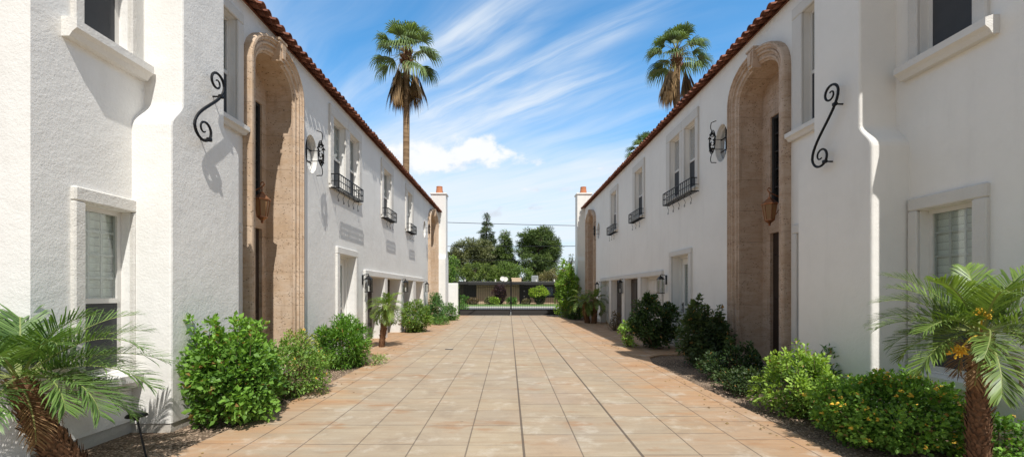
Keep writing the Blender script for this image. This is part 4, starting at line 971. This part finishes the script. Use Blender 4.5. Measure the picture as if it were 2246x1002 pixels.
# ------------------------------------------------------------------ across the street
def ranch():
    def brick():
        t = NT('tan_slump_block'); v = t.geo(); b = t.n('TexBrick', dict(offset=.5), Vector=t.n('CombineXYZ', None, X=t.xyz(v)[0], Y=t.xyz(v)[2], Z=0.), Color1=C(.56, .42, .28), Color2=C(.48, .35, .23), Mortar=C(.40, .32, .24), Scale=1., Mortar_Size=.012, Brick_Width=.4, Row_Height=.11)
        return t.out(t.bsdf(b.outputs[0], .95, t.bump(b.outputs[1], .4, .01)))
    BR = brick(); BROWN = plain('brown_panel', (.10, .085, .07), .7)
    root = thing('ranch_house', 'low tan block house with a flat dark roof across the street', 'house', (0, 50, 0))
    w = MB()
    w.box(-9, 16, 50.2, 58, 0, 2.35); w.build('wall', BROWN, root)
    for x0, x1, z1 in ((-13, -8.2, .75), (-6.2, -4.55, .75), (2.45, 8.3, .80), (10.5, 15, .8)):
        p = MB(); p.box(x0, x1, 49.9, 50.19, 0, z1); p.build('low_wall', BR, root)
    for x0, x1 in ((-3.75, -.35), (-.345, 1.22), (8.35, 10.4)):
        p = MB(); p.box(x0, x1, 49.8, 50.18, 0, 2.34); p.build('block_wall', BR, root)
    p = MB(); p.box(1.24, 2.4, 50.05, 50.18, .1, 2.3); d = p.build('door', M['dark'], root)
    for z in (.9, 1.5): 
        q = MB(); q.box(1.72, 1.84, 50.0, 50.05, z, z+.10); q.build('handle', M['white'], d)
    p = MB(); p.box(-5.2, -3.8, 50.05, 50.18, 0, 2.3); p.build('carport_shade_panel', M['dark'], root)  # dark slab standing for the shade inside the open carport
    for x0, x1 in ((3.0, 5.2), (5.6, 8.0)):
        p = MB(); p.box(x0, x1, 50.1, 50.18, .95, 2.1); q = p.build('window', M['dark'], root)
        g = MB(); g.box(x0+.06, x1-.06, 50.07, 50.095, 1.0, 2.05); g.build('pane', M['glass'], q)
    r = MB(); r.box(-14, 16.5, 48.6, 59, 2.36, 2.48); r.box(-14, -4.6, 48.2, 48.6, 2.30, 2.62); r.box(-4.59, 16.5, 48.55, 48.59, 2.26, 2.60); r.build('roof', M['dark'], root)
    r = MB(); r.add([(-14, 48.6, 2.60), (16.5, 48.6, 2.60), (16.5, 59, 2.85), (-14, 59, 2.85)], [(0, 1, 2, 3)]); r.build('roof_deck', M['kerb'], root)
    c = MB(); c.box(.3, 1.5, 52, 53.2, 2.5, 3.15); c.build('chimney', BR, root)
    for x in (-5.1, -1.55, 3.2, 5.3):
        v = MB(); v.lathe([(.06, 0), (.06, .28), (.09, .29), (.08, .36)], 10, (x, 50.5, 2.55)); v.build('vent_pipe', M['kerb'], root)
ranch()
a = thing('air_conditioner', 'grey air conditioning box on the flat roof across the street', 'air conditioner', (3.2, 53.5, 2.6))
m = MB(); m.bbox(2.8, 3.6, 53.1, 54, 2.68, 3.45, .04); m.build('casing', plain('grey_metal', (.26, .28, .28), .6), a); m = MB(); m.box(2.9, 3.5, 53.085, 53.095, 2.8, 3.35); m.build('grille', plain('grey_grille', (.19, .20, .20), .6), a)
def dish(label, x, z):
    a = thing('satellite_dish', label, 'satellite dish', (x, 50, 2.6), 'white satellite dishes on the flat roof'); m = MB(); c = Vector((x, 50, z))
    prof = [(0, .08), (.12, .07), (.22, .04), (.29, 0)]; n = 16; vs = []; ax = Vector((-.1, -1, .35)).normalized(); e1 = ax.orthogonal().normalized(); e2 = ax.cross(e1)
    for r_, h_ in prof:
        for k in range(n): w = 2*PI*k/n; vs.append(tuple(c+e1*r_*math.cos(w)+e2*r_*math.sin(w)-ax*h_))
    m.add(vs, [(i*n+k, i*n+(k+1) % n, i*n+n+(k+1) % n, i*n+n+k) for i in range(3) for k in range(n)]); m.build('bowl', M['kerb'], a, smooth=True)
    m = MB(); m.tube([(x, 50.05, 2.5), (x, 50.05, z)], .03, 6); m.build('mast', M['frame'], a)
dish('larger white satellite dish on the flat roof, nearer the gate middle post\'s left', -.72, 2.98); dish('smaller white satellite dish half hidden beside the larger one', -.38, 2.92)
# planting in front of the ranch house
shrub('lime green mushroom clipped bush in front of the house across the street', (3.25, 46.4, .1), (1.02, .9, .60), 4200, (.13, .085), ((.06, .12, .012), (.36, .48, .05)), 61, clumps=110, clump_r=.18, amp=.04, taper=0., lift=.72, name='clipped_bush')
shrub(None, (3.25, 46.4, .1), (.62, .6, .5), 1500, (.13, .085), DARK, 161, clumps=50, clump_r=.16, amp=.1, taper=.4, root=SC.objects['clipped_bush'])
shrub('dark purple leaved small tree before the tan wall across the street', (-.95, 46.6, .1), (.78, .7, 1.12), 3600, (.15, .10), ((.012, .008, .010), (.085, .04, .05)), 62, clumps=90, clump_r=.24, amp=.2, taper=.7, cat='small tree', name='purple_tree')
for i, (x, y, rx, rz, c, lab) in enumerate([(-4.9, 46.8, .75, .48, MID, 'dull green bush at the left end of the house across the street'), (-3.85, 46.3, .55, .36, ((.04, .04, .02), (.20, .15, .09)), 'brownish bush beside the dull green bush across the street'), (-2.0, 46.5, .7, .40, ((.03, .04, .02), (.18, .20, .08)), 'low mixed bush left of the purple tree across the street'), (-1.55, 46.0, .6, .38, LIME, 'small pale green bush at the foot of the purple tree'), (.35, 46.5, .55, .42, MID, 'small green bush right of the purple tree by the gate middle'), (1.9, 46.9, .4, .30, ((.05, .05, .03), (.25, .22, .12)), 'little dry tuft beside the dark house door across the street')]):
    shrub(lab, (x, y, .1), (rx, .6, rz), 1100, (.14, .09), c, 63+i, clumps=50, clump_r=.14, stems=8)
shrub('leafy green bush outside the gate at its left post', (-3.35, 28.6, 0), (.62, .6, .42), 2400, (.09, .05), MID, 71, clumps=70, clump_r=.15)
# ------------------------------------------------------------------ trees beyond
def tree(label, x, y, h, blobs, n, leaf, cols, seed, trunk_r=.3, name='broadleaf_tree', mat='leaf', cat='tree', flat=1., limb=True, clr=.5, per=34):
    """blobs: (dx, dy, z, rx, rz) crown masses; leaves gather in clumps on the masses so the sky shows between"""
    r = np.random.default_rng(seed); root = thing(name, label, cat, (x, y, 0), 'trees beyond the street')
    b = MB(); Pn = []; Cn = []; Tn = []
    wts = np.array([q[3]*q[3]*q[4] for q in blobs])**.66; wts /= wts.sum(); ncl = max(12, n//per)
    ends = []
    for (dx, dy, z, rx, rz), w in zip(blobs, wts):
        c0 = np.array([x+dx, y+dy, z]); k = max(3, int(ncl*w)); d = nrm(r.normal(size=(k, 3))); rr = r.uniform(.35, 1, k)**.5; lf = lumpy(seed+int(z*7), amp=.22)
        cc = c0+d*np.array([rx, rx, rz])*(rr*lf(d))[:, None]
        for q in cc: Pn.append(q); Cn.append(c0); Tn.append(r.uniform())
        ends.append((c0, cc))
    Pn = np.array(Pn); Cn = np.array(Cn); Tn = np.array(Tn); idx = r.integers(0, len(Pn), n)
    off = nrm(r.normal(size=(n, 3)))*(clr*r.uniform(.1, 1, n)**.5)[:, None]; off[:, 2] *= flat
    P = Pn[idx]+off; out = nrm(P-Cn[idx]); D = out+r.normal(size=(n, 3))*.6+np.array([0, 0, .1]); N = out*.4+np.array([0, -.2, .8])+r.normal(size=(n, 3))*.5
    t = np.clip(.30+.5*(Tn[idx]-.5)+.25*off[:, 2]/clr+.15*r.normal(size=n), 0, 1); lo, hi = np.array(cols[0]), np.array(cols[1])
    V, F, cf = leaves_mesh('f', P, D, N, leaf[0]*r.uniform(.6, 1.3, n), leaf[1]*r.uniform(.7, 1.2, n), lo+(hi-lo)*t[:, None]); link_arrays('crown', V, F, cf, M[mat], root)
    zt = max(q[2]+q[4]*.5 for q in blobs); pts = [(x+.15*math.sin(k*.9), y, zt*k/8) for k in range(9)]
    b.tube(pts, [trunk_r*(1-.85*k/8) for k in range(9)], 7)
    for c0, cc in ends:
        z0 = max(.8, min(zt*.9, c0[2]-.35*abs(c0[0]-x)-.5)); s = np.array([x, y, z0]); b.tube([tuple(s), tuple(s*.4+c0*.6+np.array([0, 0, -.15])), tuple(c0)], [trunk_r*.4, trunk_r*.25, trunk_r*.12], 5)
        for q in cc[:7]: b.tube([tuple(c0), tuple(q)], [trunk_r*.12, .02], 4)
    b.build('trunk', M['bark'], root, recalc=False)
    return root
PINE = ((.022, .045, .012), (.15, .22, .05)); GREY = ((.05, .065, .03), (.24, .26, .12)); CON = ((.022, .042, .018), (.14, .19, .07)); BRO = ((.025, .05, .010), (.20, .27, .055))
rt = random.Random(4)
def conblobs(h, w, z0, k): return [(rt.uniform(-.25, .25)*w*(1-i/k), rt.uniform(-.25, .25)*w, z0+(h-z0)*(i+.3)/k, w*(1-.88*i/k)*rt.uniform(.75, 1.05), (h-z0)/k*.55) for i in range(k)]
def pineblobs(h, w, z0, k, round_=.6):
    out = []
    for i in range(k):
        f = (i+.5)/k; z = z0+(h-z0)*f; rad = w*math.sin(PI*min(1, .18+.80*f**.85))**round_
        a = rt.uniform(0, 6.28); d = rad*rt.uniform(.35, .75); out.append((d*math.cos(a), d*math.sin(a)*.7, z, rad*rt.uniform(.38, .62), (h-z0)/k*rt.uniform(.9, 1.6)))
    out.append((0, 0, h-.7, w*.35, .7)); return out
def ellblobs(k, cz, rx, rz, br):
    out = []
    for i in range(k):
        d = Vector((rt.gauss(0, 1), rt.gauss(0, 1), rt.gauss(0, 1))).normalized(); q = rt.uniform(.3, 1)**.5; w = 1.-.18*max(0, d.z)
        out.append((d.x*rx*q*w, d.y*rx*q*w, cz+d.z*rz*q, rt.uniform(.8, 1.2)*br, rt.uniform(.5, .75)*br))
    return out
tree('big round topped dark green pine right of the gate middle post', 4.35, 64, 11.9, ellblobs(46, 6.7, 2.75, 4.5, 1.05), 34000, (.40, .085), PINE, 81, .38, 'pine_tree', 'needle', flat=.55, clr=.62)
tree('mid height ragged pine between the tall conifer and the big round pine', -.65, 66, 10.6, conblobs(10.8, 2.6, 2.4, 18), 18000, (.42, .085), PINE, 82, .28, 'pine_tree', 'needle', flat=.5, clr=.55)
tree('tall pointed conifer, the highest of the far trees', -3.75, 74, 14.9, conblobs(14.7, 2.7, 4.0, 20), 15000, (.40, .08), CON, 83, .28, 'conifer', 'needle', flat=.5, clr=.42)
tree('broad grey green eucalyptus at the left of the far trees', -6.1, 66, 9.6, [(-3.0, .3, 5.2, 1.2, 1.0), (3.3, 0, 7.0, 1.3, 1.2), (.8, 0, 7.2, 1.6, 1.2), (-2.1, 0, 6.5, 1.5, 1.2), (-.9, .4, 8.0, 1.5, 1.0), (.6, -.3, 8.4, 1.6, 1.1), (1.8, .3, 8.0, 1.4, 1.3), (2.4, 0, 6.2, 1.4, 1.3), (-.2, 0, 6.0, 2.0, 1.3), (-1.8, 0, 4.6, 1.1, .9), (1., -.4, 4.2, 1.7, 1.2)], 20000, (.34, .12), GREY, 84, .32, 'eucalyptus', clr=.55)
tree('yellow green broad tree low behind the flat roof, left part', -4.6, 60, 5.9, [(-1.9, 0, 3.4, 1.6, 1.3), (0, 0, 4.4, 1.8, 1.3), (1.6, .2, 3.8, 1.7, 1.3), (3.0, 0, 3.3, 1.4, 1.1)], 8000, (.24, .12), BRO, 85, .2, clr=.5)
tree('mid green low tree behind the flat roof near the gate middle', -.2, 60.5, 5.2, [(-1.5, 0, 3.4, 1.6, 1.2), (.3, 0, 4.1, 1.7, 1.2), (2.0, 0, 3.5, 1.6, 1.2)], 7000, (.24, .11), ((.03, .06, .012), (.19, .29, .06)), 86, .2, clr=.5)
tree('dusty olive tree with brown patches behind the roof at the right', 6.3, 60, 4.9, [(-1.2, 0, 3.2, 1.2, .9), (.2, 0, 3.6, 1.3, .9), (1.6, 0, 3.2, 1.2, .9)], 3600, (.24, .11), ((.05, .05, .02), (.24, .22, .09)), 87, .2, clr=.5)
tree('yellow green low tree behind the vine at the right house end', 8.9, 61, 5.4, [(-1.2, 0, 3.4, 1.5, 1.1), (.8, 0, 3.6, 1.5, 1.2), (2.6, 0, 3.4, 1.4, 1.1)], 3600, (.24, .11), BRO, 88, .2, clr=.5)
tree('small dark conifer just left of the right house end wall', 9.6, 66, 7.5, conblobs(7.0, 1.7, 2.2, 9), 3000, (.30, .06), CON, 89, .22, 'conifer', 'needle', flat=.5, clr=.4)
tree('bright green tree just past the left house behind its white wall', -5.15, 35.5, 4.6, [(-.6, 0, 2.6, .9, 1.0), (.3, 0, 3.2, .75, 1.0), (.1, 0, 1.6, .8, .9)], 4000, (.15, .085), ((.03, .08, .012), (.20, .32, .05)), 90, .12, clr=.35)
tree('dark tree at the far left glimpsed beyond the bright green tree', -8.35, 60, 6.6, [(-.8, 0, 4.6, 1.1, 1.1), (.0, 0, 5.4, .8, .9), (.2, 0, 3.3, 1.1, 1.0)], 3000, (.26, .10), CON, 91, .2, clr=.5)
# far green mass that closes the horizon
def treeline():
    r = np.random.default_rng(77); n = 16000; x = r.uniform(-130, 130, n); hgt = 3.2+1.6*np.sin(x*.23)+1.2*np.sin(x*.61+1)+.8*np.sin(x*1.7); z = hgt*r.uniform(.03, 1, n); y = 96+r.uniform(-4, 6, n)+2*np.sin(x*.9)
    P = np.stack([x, y, z], 1); D = r.normal(size=(n, 3)); N = np.array([0, -.5, .7])+r.normal(size=(n, 3))*.6; t = np.clip(z/5+.2*r.normal(size=n), 0, 1)[:, None]
    V, F, c = leaves_mesh('t', P, D, N, .9, .5, np.array([.02, .04, .015])+t*np.array([.09, .12, .03])); o = link_arrays('far_woodland', V, F, c, M['leaf'], None, (0, 96, 0)); tag(o, 'green mass of far trees closing the view beyond the street', 'woodland', kind='stuff')
treeline()
# overhead wires
def wire(label, z0, z1, sag, y, r=.02):
    m = MB(); m.tube([(x, y, z0+(z1-z0)*(x+22)/44-sag*(1-(x/22)**2)) for x in np.linspace(-22, 22, 33)], r, 5)
    o = m.build('overhead_wire', M['black'], None, origin=(0, y, z0)); tag(o, label, 'wire')
wire('highest overhead wire crossing the sky above the gate, dipping to the right', 7.75, 6.65, .35, 34.5, .022)
wire('middle overhead wire crossing before the far pines', 5.20, 5.25, .12, 34.6, .022)
wire('lowest overhead wire crossing before the far pines', 4.60, 3.85, .20, 35.0, .016)
# ------------------------------------------------------------------ light, sky, camera
SUN = Vector((.215, -.66, 1.)).normalized(); EL = math.asin(SUN.z); AZ = math.atan2(SUN.x, SUN.y)
L = bpy.data.lights.new('sun', 'SUN'); L.energy = 5.0; L.angle = R(.53); L.color = (1., .965, .91)
so = bpy.data.objects.new('sun', L); COL.objects.link(so); so.rotation_euler = SUN.to_track_quat('Z', 'Y').to_euler(); so.location = (6, -20, 30)
def sky():
    t = NT('World', True); SC.world = t.m
    s = t.n('TexSky', dict(sky_type='NISHITA', sun_disc=False, sun_elevation=EL, sun_rotation=AZ, air_density=1.0, dust_density=.6, ozone_density=2.2, altitude=350))
    g = t.n('TexCoord').outputs['Generated']; x, y, z = t.xyz(g)
    base = t.mix(1., s.outputs[0], C(1.06, 2.10, 2.42), 'MULTIPLY')
    base = t.mix(t.math('MULTIPLY', t.ramp(z, .42, .0), .92), base, C(6.3, 7.5, 8.6))   # pale toward the horizon
    up = t.math('MAXIMUM', t.ramp(z, .55, .80), t.ramp(y, .05, -.35))   # neutral grey added to the unseen sky overhead and behind, tempering fill light
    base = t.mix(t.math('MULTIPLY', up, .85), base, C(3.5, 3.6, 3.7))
    zz = t.math('MAXIMUM', z, .02)
    # high cirrus: streaks combed along one wind direction on a flat layer overhead
    px = t.math('DIVIDE', x, zz); py = t.math('DIVIDE', y, zz)
    p = t.n('CombineXYZ', None, X=px, Y=py, Z=0.)
    q = t.mapp(p, (1, 1, 1), (0, 0, R(-138.)))      # x of q runs along the wind
    warp = t.noise(q, .5, 3, .5, color=True)
    qw = t.n('VectorMath', dict(operation='ADD'), _0=q, _1=t.n('VectorMath', dict(operation='SCALE'), _0=warp, Scale=.8)).outputs[0]
    f1 = t.noise(t.mapp(qw, (.15, 1.05, 1), loc=(1.7, .25, 0)), 1., 7, .58, .35); f2 = t.noise(t.mapp(qw, (.50, 3.6, 1)), 1., 6, .62, .6)
    patch = t.noise(t.mapp(p, (.30, .30, 1), loc=(.6, .9, 0)), 1., 4, .55)
    low = t.ramp(z, .50, .16)                       # veil thickens toward the horizon
    ci = t.math('ADD', t.math('MULTIPLY', f1, .95), t.math('MULTIPLY', f2, .36)); ci = t.math('ADD', ci, t.math('MULTIPLY', patch, .55))
    ci = t.math('ADD', ci, t.math('MULTIPLY', low, .46))
    # a few broad combed plumes
    wv = t.n('VectorMath', dict(operation='ADD'), _0=q, _1=t.n('VectorMath', dict(operation='SCALE'), _0=t.noise(q, 1.6, 4, .55, color=True), Scale=.16)).outputs[0]
    wx, wy, _z = t.xyz(wv); comb = t.noise(t.mapp(wv, (.7, 6., 1)), 1., 5, .6, .5)
    for v0, wd, ua, ub, am in ((-1.148, .10, .85, 1.75, .36), (-1.487, .075, .55, 1.9, .31), (-1.74, .17, .9, 2.8, .34), (-1.31, .05, 1.0, 1.6, .25), (-.55, .12, 1.6, 2.6, .28)):
        k = t.math('DIVIDE', t.math('SUBTRACT', wy, v0+.08), wd); k = t.math('POWER', 2.718, t.math('MULTIPLY', t.math('MULTIPLY', k, k), -1.))
        k = t.math('MULTIPLY', k, t.math('MULTIPLY', t.ramp(wx, ua-.1, ua+.45), t.ramp(wx, ub+.5, ub-.1)))
        ci = t.math('ADD', ci, t.math('MULTIPLY', t.math('MULTIPLY', k, am), t.math('MULTIPLY', t.ramp(comb, .25, .7, .2, 1.15), t.ramp(f2, .3, .62, .45, 1.1))))
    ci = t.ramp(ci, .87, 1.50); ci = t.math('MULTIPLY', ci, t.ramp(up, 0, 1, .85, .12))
    # low fair weather cumulus
    u = t.math('DIVIDE', x, t.math('MAXIMUM', y, .05)); w = t.math('DIVIDE', z, t.math('MAXIMUM', y, .05))
    cv = t.n('CombineXYZ', None, X=u, Y=w, Z=0.)
    n1 = t.noise(t.mapp(cv, (1, 1.35, 1)), 9., 9, .60, .15); n2 = t.noise(cv, 34., 5, .6)
    cu = None
    for (a, b, ra, rb, amp) in ((-.185, .303, .20, .050, 1.), (-.085, .320, .11, .054, 1.), (-.24, .305, .09, .03, .8), (.265, .283, .07, .034, .95), (.06, .300, .09, .03, .55), (-.035, .180, .05, .020, .75), (.058, .194, .035, .018, .7), (.10, .235, .1, .014, .45), (-.42, .24, .1, .05, .7)):
        dx = t.math('DIVIDE', t.math('SUBTRACT', u, a), ra); dz = t.math('DIVIDE', t.math('SUBTRACT', w, b), rb)
        # flatter below than above
        dz = t.math('MULTIPLY', dz, t.ramp(dz, -.2, .2, 1.5, .95))
        k = t.math('SUBTRACT', amp, t.math('ADD', t.math('MULTIPLY', dx, dx), t.math('MULTIPLY', dz, dz)))
        cu = k if cu is None else t.math('MAXIMUM', cu, k)
    cu = t.math('ADD', cu, t.math('MULTIPLY', t.math('SUBTRACT', n1, .52), 4.2)); cu = t.math('ADD', cu, t.math('MULTIPLY', t.math('SUBTRACT', n2, .5), .9))
    cu = t.math('MULTIPLY', t.ramp(cu, .0, .85), t.math('GREATER_THAN', y, .05))
    shade = t.ramp(t.math('ADD', n1, t.math('MULTIPLY', w, 2.2)), .95, 1.22)
    ccol = t.mix(shade, C(6.6, 7.1, 7.9), C(9.6, 9.7, 9.8))
    c = t.mix(ci, base, C(8.3, 8.9, 9.5)); c = t.mix(t.math('MULTIPLY', cu, .95), c, ccol)
    b = t.n('Background', None, Color=c, Strength=.105); t.out(b)
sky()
cam = bpy.data.cameras.new('camera'); co = bpy.data.objects.new('camera', cam); COL.objects.link(co); SC.camera = co
co.location = (0, 0, 1.5); co.rotation_euler = (PI/2, 0, 0)
cam.sensor_fit = 'HORIZONTAL'; cam.sensor_width = 36; cam.lens = 950/2246*36; cam.shift_x = 7/2246; cam.shift_y = 138/2246; cam.clip_start = .05; cam.clip_end = 3000
SC.view_settings.view_transform = 'Standard'; SC.view_settings.look = 'None'; SC.view_settings.exposure = 0; SC.view_settings.gamma = 1
SC.cycles.max_bounces = 8; SC.cycles.transparent_max_bounces = 16
